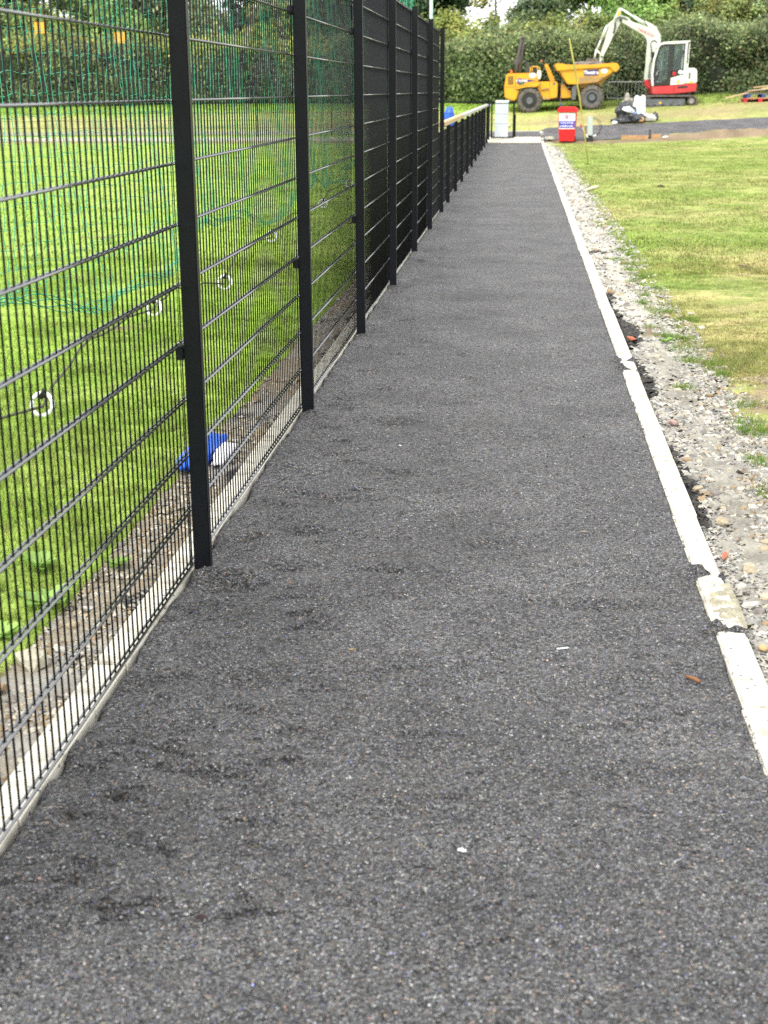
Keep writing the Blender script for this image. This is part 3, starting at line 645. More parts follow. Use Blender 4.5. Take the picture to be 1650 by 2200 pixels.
# low fence with pale handrail
low = empty('low_fence', (-1.1, 21.4, 0)); tag(low, 'low black mesh fence topped by a pale handrail along the far path', 'fence')
inv = Matrix.Translation((1.1, -21.4, 0))
lys = [21.42, 23.93, 26.46, 29.2, 31.8, 34.5, 37.2, 39.9, 42.7, 45.6]
lp = None
for i, y in enumerate(lys):
    if lp is None:
        b = MB(); b.box(-1.133, -1.073, 0, .04, -.2, 1.16); lp = b.build('post', M_post, low, bevel=.003); o = lp
    else: o = link(bpy.data.objects.new('post', lp.data), low)
    o.location = (0, y, 0); localize(o)
ends = [19.66]+lys
for a, c in zip(ends[:-1], ends[1:]):
    b = MB()
    for s_ in (-1, 1):
        for j in range(6): b.tube([(PX+s_*.0072, a+.03, .033+.2*j), (PX+s_*.0072, c, .033+.2*j)], .0042, 6)
    pn = b.build('mesh_panel', M_bar, low, smooth=True); localize(pn)
    b = MB(); y = a+.05
    while y < c-.01: b.tube([(PX, y, .02), (PX, y, 1.1)], .003, 5); y += .05
    w_ = b.build('vertical_wires', M_black, pn); tag(w_, kind='stuff')
for a, c, m_ in ((19.7, 26.5, M_timber), (26.5, 34.5, M_rail), (34.5, 45.7, M_rail)):
    b = MB(); b.box(-1.165, -1.065, a+.003, c-.003, 1.175, 1.235); o = b.build('handrail', m_, low, bevel=.006); localize(o)

# fence across the far end of the pitch
trans = empty('end_fence', (-14, 46.6, 0)); tag(trans, 'long low black mesh fence across the far end of the pitch', 'fence')
inv = Matrix.Translation((14, -46.6, 0))
x = -1.25; xs_ = []
while x > -30: xs_.append(x); x -= 2.52
p0 = None
for x in xs_:
    b = MB(); b.box(x-.02, x+.02, 46.59, 46.61, G(x, 46.6)-.2, G(x, 46.6)+1.12); localize(b.build('post', M_post, trans))
b = MB(); b.box(-30, -1.2, 46.575, 46.625, 1.265, 1.315); localize(b.build('top_rail', M_black, trans))
for x0, x1 in zip(xs_[1:], xs_[:-1]):
    b = MB(); z0 = G((x0+x1)/2, 46.6)+.05; y = x0+.05
    while y < x1: b.tube([(y, 46.6, z0), (y, 46.6, 1.27)], .003, 4, False); y += .05
    for j in range(5): b.tube([(x0, 46.6, z0+.24*j), (x1, 46.6, z0+.24*j)], .005, 4, False)
    o = b.build('mesh_panel', M_black, trans); tag(o, kind='stuff'); localize(o)
for nm, y in (('near', 45.5), ('far', 47.3)):
    o = empty('kerb', (0, 0, 0)); tag(o, 'pale edging line across the far end of the pitch, %s side of the fence' % nm, kind='structure')
    b = MB(); b.box(-15, 15, -.06, .06, -.15, 0); c = None
    for x in np.arange(-30, -1.4, .93):
        if c is None: b = MB(); b.box(0, .92, -.06, .06, -.15, 0); c = b.build('kerb_stone', M_kerb, o); q = c
        else: q = link(bpy.data.objects.new('kerb_stone', c.data), o)
        q.location = (x, y, G(x+.4, y)+.10)

# gate and its grey panel
gate = empty('gate', (-1.02, 46.25, 0)); tag(gate, 'low black framed gate standing open at the end of the path', 'gate')
def gp(b, name, m_, bevel=.004):
    o = b.build(name, m_, gate, bevel=bevel); o.matrix_parent_inverse = Matrix.Translation((1.02, -46.25, 0)); return o
b = MB(); b.box(-1.11, -1.03, 46.2, 46.3, 0, 1.36); gp(b, 'gate_post', M_black)
b = MB(); b.box(-.99, -.94, 46.22, 46.27, .16, 1.30); gp(b, 'stile', M_black)
b = MB(); b.box(-.28, -.22, 46.22, 46.27, .16, 1.30); gp(b, 'stile', M_black)
b = MB(); b.box(-.94, -.28, 46.22, 46.27, 1.24, 1.30); gp(b, 'top_rail', M_black)
b = MB(); b.box(-.94, -.28, 46.22, 46.27, .16, .21); gp(b, 'bottom_rail', M_black)
b = MB(); b.box(-.22, -.18, 46.2, 46.26, .2, .9); gp(b, 'latch_plate', M_black)
for z in (.3, 1.15):
    b = MB(); b.tube([(-1.01, 46.2, z), (-1.01, 46.2, z+.09)], .022, 8); gp(b, 'hinge', M_galv, 0)
pan = empty('panel', (-.64, 46.2, 0)); tag(pan, 'tall pale grey panel fixed to the gate, with a white cap', 'panel')
b = MB(); b.box(-.22, .21, -.025, .01, .20, 1.25); b.build('sheet', M_panel, pan, bevel=.003)
b = MB(); b.box(-.21, .22, -.06, .05, 1.272, 1.345); b.build('cap', M_stick, pan, bevel=.008)
b = MB(); b.box(-.22, .21, -.032, -.027, .62, .63); b.box(-.22, .21, -.032, -.027, .93, .94); b.build('seam', mat('panel_seam', (.42, .47, .52), .5), pan)

# ---------------------------------------------------------------- ball stop net, rings, poles
NX = -2.86
poles = [(38.0, 'far')]
for y, w in poles:
    b = MB(); b.tube([(0, 0, -.1), (0, 0, 6.2)], .045, 12); o = b.build('net_pole', mat('pale_green_pole_'+w, (.45, .58, .52), .5), None, smooth=True)
    o.location = (NX+.42 if y > 30 else NX, y, 0); tag(o, {'nearest': 'pale net pole nearest the camera at the end of the green net', 'middle': 'pale net pole half way along, behind the fence', 'far': 'pale green net pole seen above the end of the tall fence'}[w], 'pole')
net = empty('ball_stop_net', (NX, 20, 0)); tag(net, 'green ball stop net hanging behind the fence with white rings on its bottom rope', 'net')
ringy = [6.91, 10.29, 11.75, 15.65, 20.4, 24.95, 30.2, 35.5]; ringx = [-2.52, -2.80, -2.55, -2.83, -2.9, -3.07, -2.9, -2.9]
def hem(y):
    y = np.asarray(y, float); return .36 + .12*np.sin(y*1.05+.6) + .05*np.sin(y*2.7)
def net_xy(y, z):
    return NX + .10*np.sin(y*.8)*np.exp(-z*.5) + .03*np.sin(y*3.1+z*2) + .014*np.sin(y*9+z*6)
V, F_ = [], []
def cord(pts, r):
    global V, F_
    pts = np.asarray(pts); n = len(pts); b = sum(len(v) for v in V)
    offs = np.array([[r, 0, 0], [-r*.5, r*.87, 0], [-r*.5, -r*.87, 0]]) if abs(pts[-1, 2]-pts[0, 2]) > abs(pts[-1, 1]-pts[0, 1]) else np.array([[r, 0, 0], [-r*.5, 0, r*.87], [-r*.5, 0, -r*.87]])
    V.append((pts[:, None]+offs[None]).reshape(-1, 3)); i = np.arange(n-1)[:, None]*3
    for k in range(3):
        k2 = (k+1) % 3; F_.append(np.concatenate([b+i+k, b+i+k2, b+i+3+k2, b+i+3+k], 1))
cell = .122; nyc = int(35/cell)
ycols = 3.0 + cell*np.arange(nyc+1)
ztop = 4.7
for j, y in enumerate(ycols):
    zb = float(hem(y)); n = int((ztop-zb)/(.075))+1; zz = np.linspace(zb, ztop, n)
    wob = .016*np.sin(zz*math.pi/cell + j*1.9)*(1+.6*np.sin(zz*3+j)) + .012*np.sin(zz*1.3+j*.7)
    cord(np.stack([net_xy(y, zz), y+wob, zz], 1), .0025)
z = .5
while z < ztop:
    yv = np.linspace(3, 38, int(35/.09)); zz = z + .010*np.sin(yv*math.pi/cell*.5+z*9) + .02*np.sin(yv*.7+z)+.10*np.sin(yv*.23)*math.exp(-z*.6)
    cord(np.stack([net_xy(yv, zz), yv, zz], 1), .0022); z += cell
# bunched hem
for s in range(5):
    yv = np.linspace(3, 38, 400); zz = hem(yv)+.03*np.sin(yv*6+s*1.3)+.01*s
    cord(np.stack([net_xy(yv, zz)+.015*np.sin(yv*8+s*2), yv, zz], 1), .004)
n_ = mesh_np('netting', np.concatenate(V), np.concatenate(F_), M_net); tag(n_, kind='stuff')
n_.parent = net; n_.matrix_parent_inverse = Matrix.Translation((-NX, -20, 0))
def nb(b, name, m_, smooth=True):
    o = b.build(name, m_, net, smooth=smooth); o.matrix_parent_inverse = Matrix.Translation((-NX, -20, 0)); return o
pts = []
rr = list(zip([3.5]+ringy+[38], [NX]+ringx+[NX]))
for (ya, xa), (yb, xb) in zip(rr[:-1], rr[1:]):
    for i in range(10):
        u = i/10; lift = math.sin(math.pi*u)
        pts.append((xa+(xb-xa)*u-.12*lift, ya+(yb-ya)*u, .05+.05*lift+.02*math.sin(u*17)))
pts.append((rr[-1][1], 38, .1))
b = MB(); b.tube(pts, .008, 6); nb(b, 'bottom_rope', M_rope)
for y, x in zip(ringy, ringx):
    b = MB(); R_ = .058; tp = [(x+R_*math.sin(a)*.98, y-.01+R_*.35*math.cos(a), .062+R_*math.cos(a)) for a in np.linspace(0, 2*math.pi, 25)]
    b.tube(tp, .013, 8, False); nb(b, 'ring', M_ring)
    b = MB(); b.tube([(x-.01, y, .095), (x+.012, y-.005, .14), (x, y+.01, .10)], .014, 6); nb(b, 'knot', M_dark)

# blue and white plastic behind the fence
def blob(name, c, r, seed, m_, parent=None, amp=.25, freq=2.0, sub=3, flat_bottom=True):
    bm = bmesh.new(); bmesh.ops.create_icosphere(bm, subdivisions=sub, radius=1)
    off = Vector((seed*5.3, seed*1.9, seed*.7))
    for v in bm.verts:
        d = v.co.normalized(); k = 1+amp*mnoise.noise(d*freq+off)*1.6+amp*.5*mnoise.noise(d*freq*3+off)+amp*.25*abs(mnoise.noise(d*freq*7+off))
        v.co = Vector((d.x*r[0]*k, d.y*r[1]*k, d.z*r[2]*k))
        if flat_bottom and v.co.z < -r[2]*.55: v.co.z = -r[2]*.55
    me = bpy.data.meshes.new(name); bm.to_mesh(me); bm.free(); me.materials.append(m_)
    me.polygons.foreach_set('use_smooth', [True]*len(me.polygons))
    o = bpy.data.objects.new(name, me); o.location = c; return link(o, parent)
bl = blob('crumpled_plastic', (-1.455, 6.10, .035), (.060, .30, .055), 3, M_blue, amp=.22, freq=1.3); bl.rotation_euler.z = -.12; tag(bl, 'crumpled bright blue plastic lying on the gravel behind the near post', 'litter')
bl = blob('plastic_lump', (-1.365, 6.12, .022), (.045, .17, .035), 5, M_bagw, amp=.28, freq=1.6); tag(bl, 'white plastic lump resting against the blue plastic behind the fence', 'litter')
bl = blob('blue_cover', (-2.42, 47.6, .85), (.20, .15, .22), 6, M_blue, amp=.12); bl.location.z = G(-2.4, 47.6)+.45
bl.scale = (1, 1, 1.9)
tag(bl, 'blue covered drum just beyond the end of the low fence', 'drum')

# ---------------------------------------------------------------- bits lying on the path
def flat_leaf(x, y, s, c, label, name='leaf', curl=.3, ang=0):
    pts = []; z = float(path_z(np.array([x]), np.array([y]))[0])+.004
    for u, w in [(-1, .05), (-.5, .42), (0, .55), (.5, .42), (1, .05)]:
        for t in (-1, 0, 1):
            px, py = u*s, t*w*s; pts.append((x+px*math.cos(ang)-py*math.sin(ang), y+px*math.sin(ang)+py*math.cos(ang), z+abs(t)*curl*s*w*.5))
    fs = [(3*i+j, 3*i+j+1, 3*i+j+4, 3*i+j+3) for i in range(4) for j in range(2)]
    o = mesh_np(name, pts, fs, M_leaf, np.tile(c, (len(pts), 1)), smooth=True); tag(o, label, 'leaf'); return o
flat_leaf(-.483, 3.868, .012, (.42, .33, .14), 'small straw coloured leaf lying alone on the tarmac')
flat_leaf(.285, 5.108, .014, (.30, .23, .15), 'dry brown leaf on the tarmac near the right edging')
flat_leaf(-.77, 4.43, .010, (.36, .18, .09), 'tiny rust coloured leaf on the tarmac right of the near post')
flat_leaf(-.63, 2.42, .014, (.035, .012, .015), 'dark maroon leaf on the tarmac low at the left')
flat_leaf(-.385, 5.46, .008, (.35, .42, .05), 'tiny green leaf on the middle of the tarmac')
b = MB(); b.tube([(.525, 3.745, .006), (.545, 3.725, .009), (.560, 3.71, .006)], .0055, 6); o = b.build('twig', mat('brown_twig', (.22, .10, .04), .9), smooth=True); tag(o, 'short brown twig lying on the tarmac near the right edging', 'twig')
b = MB(); b.tube([(.15, 3.92, .006), (.185, 3.935, .005)], .0028, 5); o = b.build('plastic_scrap', M_stick); tag(o, 'thin white sliver on the tarmac', 'litter')
o = lone('stone_chip', -.093, 2.73, (.012, .009, .006), pebble_mesh(50, .3), 'small white chip of stone on the near tarmac', 'stone', M_stick, .004)
o = lone('stone_chip', -.55, 6.4, (.010, .008, .006), pebble_mesh(51, .3), 'white chip of stone on the tarmac level with the blue plastic', 'stone', M_stick, .004)
b = MB(); b.box(-.30, .30, -.035, .035, 0, .02); o = b.build('board_offcut', M_timber, bevel=.003); o.data.materials[0] = mat('weathered_board', (.55, .48, .38), .8)
o.location = (1.24, 24.5, .01); o.rotation_euler = (0, -.06, 1.15); tag(o, 'pale weathered board offcut lying on the stony verge', 'board')
o = lone('clod', 2.50, 25.1, (.07, .06, .05), pebble_mesh(60, .25), 'dark earth clod on the far lawn', 'clod', mat('dark_earth', (.05, .035, .022), .95, nscale=4, namt=.4), .02)
o = lone('clod', 2.20, 13.6, (.09, .06, .022), pebble_mesh(61, .3), 'flat brown earth clod at the right edge of the lawn', 'clod', mat('brown_earth', (.10, .065, .035), .95, nscale=4, namt=.4), .01)

# yellow cane
b = MB(); b.tube([(1.572, 32.52, -.05), (1.43, 32.3, .75), (1.285, 32.1, 1.5), (1.13, 31.9, 2.2), (1.005, 31.8, 2.745)], [.014, .015, .018, .019, .012], 8)
o = b.build('marker_cane', mat('yellow_bamboo', (.48, .44, .10), .6, nscale=3, namt=.3), smooth=True); tag(o, 'thin yellow cane leaning left out of the lawn', 'cane')

# ---------------------------------------------------------------- text helper
def text(body, size, loc, m_, parent, name='lettering', rot=(math.pi/2, 0, 0), depth=.002, shear=0, xs=1, bold=0):
    cu = bpy.data.curves.new(name, 'FONT'); cu.body = body; cu.size = size; cu.extrude = depth; cu.align_x = 'CENTER'; cu.align_y = 'CENTER'; cu.shear = shear; cu.offset = bold
    t = bpy.data.objects.new(name, cu); COL.objects.link(t); bpy.context.view_layer.update()
    me = bpy.data.meshes.new_from_object(t.evaluated_get(bpy.context.evaluated_depsgraph_get())); bpy.data.objects.remove(t)
    me.materials.clear(); me.materials.append(m_); o = bpy.data.objects.new(name, me); link(o, parent)
    o.location = loc; o.rotation_euler = rot; o.scale = (xs, 1, 1); return o

# ---------------------------------------------------------------- red bin
bx, by = 1.48, 45.75; bz = G(bx, by)
bin_ = empty('bottle_bin', (bx, by, bz), math.radians(-6)); tag(bin_, 'red recycling bin with a white and blue label at the path end', 'bin')
bm_ = MB(); w0, w1 = .24, .285
vs = [(-w0, -.22, .03), (w0, -.22, .03), (w0, .24, .03), (-w0, .24, .03), (-w1, -.27, .92), (w1, -.27, .92), (w1, .27, .92), (-w1, .27, .92)]
bm_.add(vs, [(0, 3, 2, 1), (4, 5, 6, 7), (0, 1, 5, 4), (1, 2, 6, 5), (2, 3, 7, 6), (3, 0, 4, 7)]); bm_.build('body', M_redpl, bin_, bevel=.02)
b = MB(); b.prism([(-.325, .93), (.325, .93), (.32, 1.0), (.25, 1.10), (-.25, 1.10), (-.32, 1.0)], -.33, .31); b.build('lid', M_redpl, bin_, bevel=.02)
b = MB(); b.tube([(-.22, .33, 1.02), (.22, .33, 1.02)], .018, 8); b.build('handle', M_redpl, bin_)
for x in (-.235, .235):
    b = MB(); b.add([], []); vv = MB(); vv.tube([(x-.025, .22, .09), (x+.025, .22, .09)], .09, 14); vv.build('wheel', M_dark, bin_)
sl = lambda z: -.22-.05*(z-.03)/.89
def label_plate(name, x0, x1, z0, z1, m_, lift):
    b = MB(); b.add([(x0, sl(z0)-lift, z0), (x1, sl(z0)-lift, z0), (x1*1.05, sl(z1)-lift, z1), (x0*1.05, sl(z1)-lift, z1), (x0, sl(z0)+.01, z0), (x1, sl(z0)+.01, z0), (x1*1.05, sl(z1)+.01, z1), (x0*1.05, sl(z1)+.01, z1)],
                    [(0, 1, 2, 3), (4, 7, 6, 5), (0, 4, 5, 1), (1, 5, 6, 2), (2, 6, 7, 3), (3, 7, 4, 0)]); return b.build(name, m_, bin_)
label_plate('label', -.25, .25, .42, .92, M_stick, .006)
label_plate('label_band', -.245, .245, .45, .665, M_blueband, .010)
b = MB(); b.tube([(-.01, sl(.78)-.008, .795), (-.01, sl(.78)-.014, .795)], .066, 20); b.build('emblem', mat('emblem_print', (.42, .28, .36), .6), bin_)
b = MB(); b.tube([(-.01, sl(.78)-.012, .795), (-.01, sl(.78)-.018, .795)], .035, 20); b.build('emblem_centre', mat('emblem_core', (.55, .2, .3), .6), bin_)
rx = math.pi/2 - math.atan(.05/.89)*-1
text('PLASTIC BOTTLES', .062, (0, sl(.6)-.016, .605), M_txtw, bin_, rot=(math.pi/2, 0, 0), bold=.002, xs=.82)
text('& DRINKS CANS', .070, (-.01, sl(.5)-.014, .505), M_txtw, bin_, rot=(math.pi/2, 0, 0), bold=.002, xs=.80)
b = MB(); b.box(-.07, .07, -.226, -.20, .035, .075); b.build('foot_recess', mat('red_recess_shade', (.25, .01, .012), .6), bin_)  # recess shade put in as a darker red plate on the body

# service pillar
cx, cy_ = 2.20, 45.95; cz = G(cx, cy_)-.02
pil = empty('service_pillar', (cx, cy_, cz)); tag(pil, 'narrow grey green service pillar on a black base beside the road', 'service post')
b = MB(); b.box(-.10, .12, -.1, .1, -.05, .17); b.box(-.075, .095, -.1, .1, .17, .21); b.build('base', M_dark, pil, bevel=.02)
b = MB(); b.box(-.075, .095, -.06, .06, .21, .80); b.build('column', M_cab, pil, bevel=.008)
b = MB(); b.tube([(.10+.0, 0, .76)]+[(.12+.26*math.sin(a), -.02, .47+.29*math.cos(a)) for a in np.linspace(.15, 2.7, 16)]+[(.16, -.02, .20)], .009, 6)
o = b.build('cable', M_dark, pil, smooth=True)
o2 = link(bpy.data.objects.new('cable', o.data), pil); o2.scale = (.86, 1, .92); o2.location = (0, -.02, .02)
b = MB(); b.tube([(.13, -.03, .19), (.22, -.03, .22)], .024, 8); b.build('cable_gland', M_stick, pil)
tp = empty('warning_strip', (cx-.28, cy_-.1, cz)); tag(tp, 'red and white striped marker strip leaning on the service pillar', 'marker strip')
d = Vector((.25, .02, -.42))
for i in range(4):
    p, q = Vector((-.02, 0, .56))+d*(i/4), Vector((-.02, 0, .56))+d*((i+1)/4)
    b = MB(); b.tube([p, q], .024, 6); b.build('stripe', M_redpl if i % 2 == 0 else M_stick, tp)

# timber shuttering boards at the road edge
for (x0, x1, y, lab) in ((3.25, 4.12, 46.35, 'longer orange brown shuttering board on edge at the road side'), (4.22, 4.55, 46.5, 'short shuttering board beside the white stone')):
    b = MB(); b.box(x0, x1, y-.02, y+.02, G(x0, y)-.1, G(x0, y)+.13); o = b.build('shuttering_board', mat('orange_ply', (.46, .27, .13), .8, nscale=6, namt=.25), bevel=.003); tag(o, lab, 'board')
b = MB(); b.box(4.15, 4.19, 46.38, 46.42, 0, .42); o = b.build('steel_pin', M_dark); tag(o, 'dark upright pin between the two shuttering boards', 'stake')
lone('stone', 4.68, 46.4, (.12, .08, .07), pebble_mesh(70, .2), 'white stone on the road edge beside the short board', 'stone', M_stick, G(4.68, 46.4)+.05)
lone('stone', -.42, 48.75, (.08, .07, .08), pebble_mesh(71, .2), 'cream stone on the brown soil heap behind the gate', 'stone', M_cream, G(-.42, 48.75)+.14)

# ---------------------------------------------------------------- rubbish by the road
rz = lambda x, y: G(x, y)
b = blob('rubbish_bag', (3.58, 49.5, rz(3.58, 49.5)+.27), (.33, .30, .42), 11, M_plast, amp=.32, freq=1.5, sub=4); tag(b, 'big sagging black rubbish bag at the edge of the road', 'rubbish bag')
b = blob('rubbish_bag', (3.92, 49.35, rz(3.92, 49.35)+.12), (.36, .24, .19), 12, M_plast, amp=.3, freq=2, sub=3); tag(b, 'smaller black rubbish bag in front of the upright white sack', 'rubbish bag')
b = blob('rubbish_bag', (3.45, 49.35, rz(3.45, 49.3)+.10), (.34, .22, .12), 13, M_plast, amp=.3, freq=2, sub=3); tag(b, 'flat black plastic trailing left from the rubbish heap', 'rubbish bag')
b = blob('paper_sack', (3.66, 49.18, rz(3.66, 49.2)+.44), (.20, .10, .11), 14, M_bagw, amp=.3); tag(b, 'crumpled white paper on top of the black rubbish bag', 'litter'); b.rotation_euler.y = .35
sack = bmesh.new(); bmesh.ops.create_cube(sack, size=1); bmesh.ops.subdivide_edges(sack, edges=sack.edges[:], cuts=6, use_grid_fill=True)
for v in sack.verts:
    z = v.co.z+.5; k = 1+.12*math.sin(z*3.1)-.10*z
    x, y = v.co.x*.42*k, v.co.y*.24*k*(1-.55*z)
    n = mnoise.noise(Vector((x*5, y*5, z*3)))
    top = (.09*abs(math.sin(v.co.x*5.5)) if v.co.z > .45 else 0)
    v.co = Vector((x+.04*n+.03*z, y+.05*n, z*.62+top+.02*n))
me = bpy.data.meshes.new('sack'); sack.to_mesh(me); sack.free(); me.materials.append(M_bagw); me.polygons.foreach_set('use_smooth', [True]*len(me.polygons))
o = link(bpy.data.objects.new('sack', me)); o.location = (4.03, 49.6, rz(4.03, 49.6)+.06); o.scale = (.95, 1, 1.15); tag(o, 'upright white woven sack with two peaked corners', 'sack')
b = blob('torn_sack', (4.36, 49.45, rz(4.36, 49.4)+.12), (.27, .18, .16), 16, M_bagg, amp=.25, freq=2); tag(b, 'dirty white torn sack lying at the right end of the rubbish', 'sack')
b = blob('cardboard_lump', (4.10, 49.2, rz(4.10, 49.2)+.12), (.10, .08, .11), 17, mat('orange_card', (.62, .36, .18), .8), amp=.2); tag(b, 'orange piece of packaging between the black bag and torn sack', 'litter')
b = blob('blue_cloth', (3.84, 49.3, rz(3.84, 49.3)+.33), (.11, .08, .06), 18, mat('pale_blue_cloth', (.16, .36, .68), .8), amp=.2); tag(b, 'pale blue cloth beside the upright white sack', 'cloth')
b = blob('black_bundle', (4.60, 49.55, rz(4.60, 49.5)+.13), (.10, .12, .17), 19, M_plast, amp=.3); tag(b, 'black plastic bundle behind the right end of the torn sack', 'litter')
b = blob('white_tub', (3.20, 49.15, rz(3.2, 49.1)+.06), (.10, .07, .07), 20, M_stick, amp=.1); tag(b, 'small white tub at the left tip of the rubbish', 'tub')
b = blob('debris_heap', (3.70, 50.0, rz(3.70, 50.0)+.40), (.24, .16, .34), 22, mat('grey_brown_debris', (.34, .32, .27), .95, nscale=7, namt=.5, bump=1, bscale=10), amp=.5, freq=2.2, sub=4); tag(b, 'grey brown heap of brush and debris behind the black bag', 'debris')

# ---------------------------------------------------------------- crowd barrier
ba = empty('crowd_barrier', (3.25, 55.0, G(4, 55.0))); tag(ba, 'grey steel crowd barrier standing between the dumper and the excavator', 'barrier'); ba.rotation_euler.z = 0
h0, h1, L = .12, .72, 2.1
b = MB(); r = .08
def arc(cx, cz, a0, a1): return [(cx+r*math.cos(a), 0, cz+r*math.sin(a)) for a in np.linspace(a0, a1, 5)]
fr = arc(r, h1-r, math.pi, math.pi/2)+arc(L-r, h1-r, math.pi/2, 0)+arc(L-r, h0+r, 0, -math.pi/2)+arc(r, h0+r, -math.pi/2, -math.pi); fr.append(fr[0])
b.tube(fr, .021, 8, False); b.build('frame', M_galv, ba, smooth=True)
bar0 = None
for i in range(15):
    if bar0 is None: b = MB(); b.tube([(0, 0, h0), (0, 0, h1)], .011, 6); bar0 = b.build('bar', M_galv, ba); o = bar0
    else: o = link(bpy.data.objects.new('bar', bar0.data), ba)
    o.location.x = .13+i*(L-.26)/14
for x in (.4, L-.4):
    b = MB(); b.tube([(x, -.25, -.02), (x, 0, h0), (x, .25, -.02)], .016, 6); b.build('foot', M_galv, ba)

# ---------------------------------------------------------------- pallets and timber
pz = G(8.6, 52.7)
def pallet(x, y, z, m_, label, rzv):
    root = empty('pallet', (x, y, z), rzv); tag(root, label, 'pallet')
    for i in range(3):
        b = MB(); b.box(0, 1.2, i*.43, i*.43+.10, 0, .02); b.build('bottom_board', m_ if i else M_timber, root)
        for j in range(3): b = MB(); b.box(j*.53, j*.53+.14, i*.43, i*.43+.10, .022, .11); b.build('block', m_, root, bevel=.004)
    for j in range(3): b = MB(); b.box(j*.53, j*.53+.14, 0, .96, .112, .130); b.build('stringer_board', m_, root)
    for j in range(7): b = MB(); b.box(0, 1.2, j*.143, j*.143+.11, .132, .150); b.build('top_board', m_, root)
pallet(7.98, 52.3, pz-.06, mat('red_pallet_paint', (.48, .03, .04), .8, nscale=5, namt=.3), 'red painted pallet on the grass under the blue one', -.05)
pallet(8.10, 52.35, pz+.10, mat('blue_pallet_paint', (.04, .07, .24), .8, nscale=5, namt=.3), 'blue painted pallet lying on the red pallet', 0)
def plank(p, q, w, t, label, m_=M_timber):
    p, q = Vector(p), Vector(q); d = (q-p).normalized(); s = d.cross(Vector((0, 0, 1))).normalized(); u = s.cross(d)
    b = MB(); vs = [e+sx*s*w/2+uz*u*t/2 for e in (p, q) for uz in (-1, 1) for sx in (-1, 1)]
    b.add(vs, [(0, 1, 3, 2), (4, 6, 7, 5), (0, 4, 5, 1), (2, 3, 7, 6), (0, 2, 6, 4), (1, 5, 7, 3)]); o = b.build('plank', m_, bevel=.003); tag(o, label, 'plank', None)
plank((7.33, 52.4, pz+.10), (8.9, 52.6, pz+.47), .10, .05, 'long pale plank sticking out left from the pallet stack')
plank((8.12, 52.7, pz+.29), (9.4, 52.75, pz+.29), .20, .05, 'wide orange plank lying flat on the blue pallet', mat('orange_plank', (.52, .33, .18), .8, nscale=8, namt=.2))
plank((8.15, 52.45, pz+.36), (9.6, 52.5, pz+.50), .22, .04, 'broad sloping sheet of board on top of the flat plank', mat('buff_board', (.48, .37, .26), .8, nscale=8, namt=.2))
plank((8.4, 52.9, pz+.47), (9.7, 52.9, pz+.62), .18, .04, 'pale plank uppermost on the timber stack')

# ---------------------------------------------------------------- dumper truck (units: s metres per drawn unit)
s = .0167
dz = G(.3, 52.5)
DY = 52.45
dump = empty('site_dumper', (1.357, DY, 0)); tag(dump, 'yellow articulated site dumper with a raised tub, facing right by the hedge', 'dumper truck')
def D(px, py): return ((px-1200)*s, (240-py)*s*.977+.893)
def DP(pts): return [D(*p) for p in pts]
def dpart(name, pts, y0, y1, m_, bevel=.03, parent=dump):
    b = MB(); b.prism(DP(pts), y0, y1); return b.build(name, m_, parent, bevel=bevel)
# rear half
dpart('bonnet', [(1083, 158.5), (1087, 157), (1134, 155.8), (1150, 157.5), (1153, 160), (1154.5, 175), (1128, 184), (1104, 189), (1107, 214), (1096, 215), (1080, 209.5), (1078.8, 186)], .45, 1.85, M_yel)
dpart('counterweight', [(1084, 187), (1106, 187), (1113, 192), (1109, 206), (1106, 215.2), (1096, 216), (1081, 210), (1080, 188)], .10, 2.1, M_yel, .04)
dpart('fender', [(1103, 188.5), (1128, 183), (1150, 175), (1156, 176), (1158, 181), (1150, 186.5), (1128, 187), (1104, 192)], .02, .50, M_yel, .02)
dpart('platform', [(1153, 175), (1193.5, 174.6), (1196.5, 177), (1196.5, 210), (1180, 212.5), (1166, 213.5), (1159, 203), (1151, 187)], .22, 2.0, M_yel)
dpart('step', [(1163, 209), (1181, 208), (1181, 213), (1165, 214)], .05, .30, M_yelmud, .01)
dpart('step', [(1160, 190), (1177, 188.5), (1177, 191), (1161, 193)], .14, .22, M_yelmud, .01)
M_seam = mat('panel_gap', (.10, .055, .01), .7)
dpart('panel_gap', [(1103, 159), (1103.6, 159), (1104.6, 188), (1104, 188)], .444, .452, M_seam, 0)
dpart('panel_gap', [(1080, 185.7), (1104, 186.2), (1104, 186.9), (1080, 186.4)], .444, .452, M_seam, 0)
dpart('panel_gap', [(1179, 176), (1179.6, 176), (1179.6, 211), (1179, 211)], .214, .222, M_seam, 0)
dpart('grille', [(1086, 163), (1098, 162), (1099, 180), (1087, 181)], .440, .452, mat('dark_grille', (.16, .09, .02), .8), 0)
for k_ in range(5): dpart('grille_slat', [(1086.5, 164.5+3.3*k_), (1098.4, 163.8+3.3*k_), (1098.4, 164.8+3.3*k_), (1086.5, 165.5+3.3*k_)], .428, .442, M_yelmud, 0)
for q_ in ((1157, 179), (1188.5, 179)):
    b = MB(); b.disc(D(*q_), .045, .205, .23, 10); b.build('bolt_head', M_hub, dump)
b = MB(); a_, c_ = D(1196, 190), D(1240, 178); b.tube([(a_[0], 1.1, a_[1]), (c_[0], 1.1, c_[1])], .06, 8); b.build('tipping_ram', M_hub, dump, smooth=True)
for y_ in (.95, 1.25):
    b = MB(); b.tube([(D(px_, py_)[0], y_, D(px_, py_)[1]) for px_, py_ in ((1190, 186), (1198, 181), (1206, 190), (1214, 186))], .022, 6); b.build('hose', M_dark, dump, smooth=True)
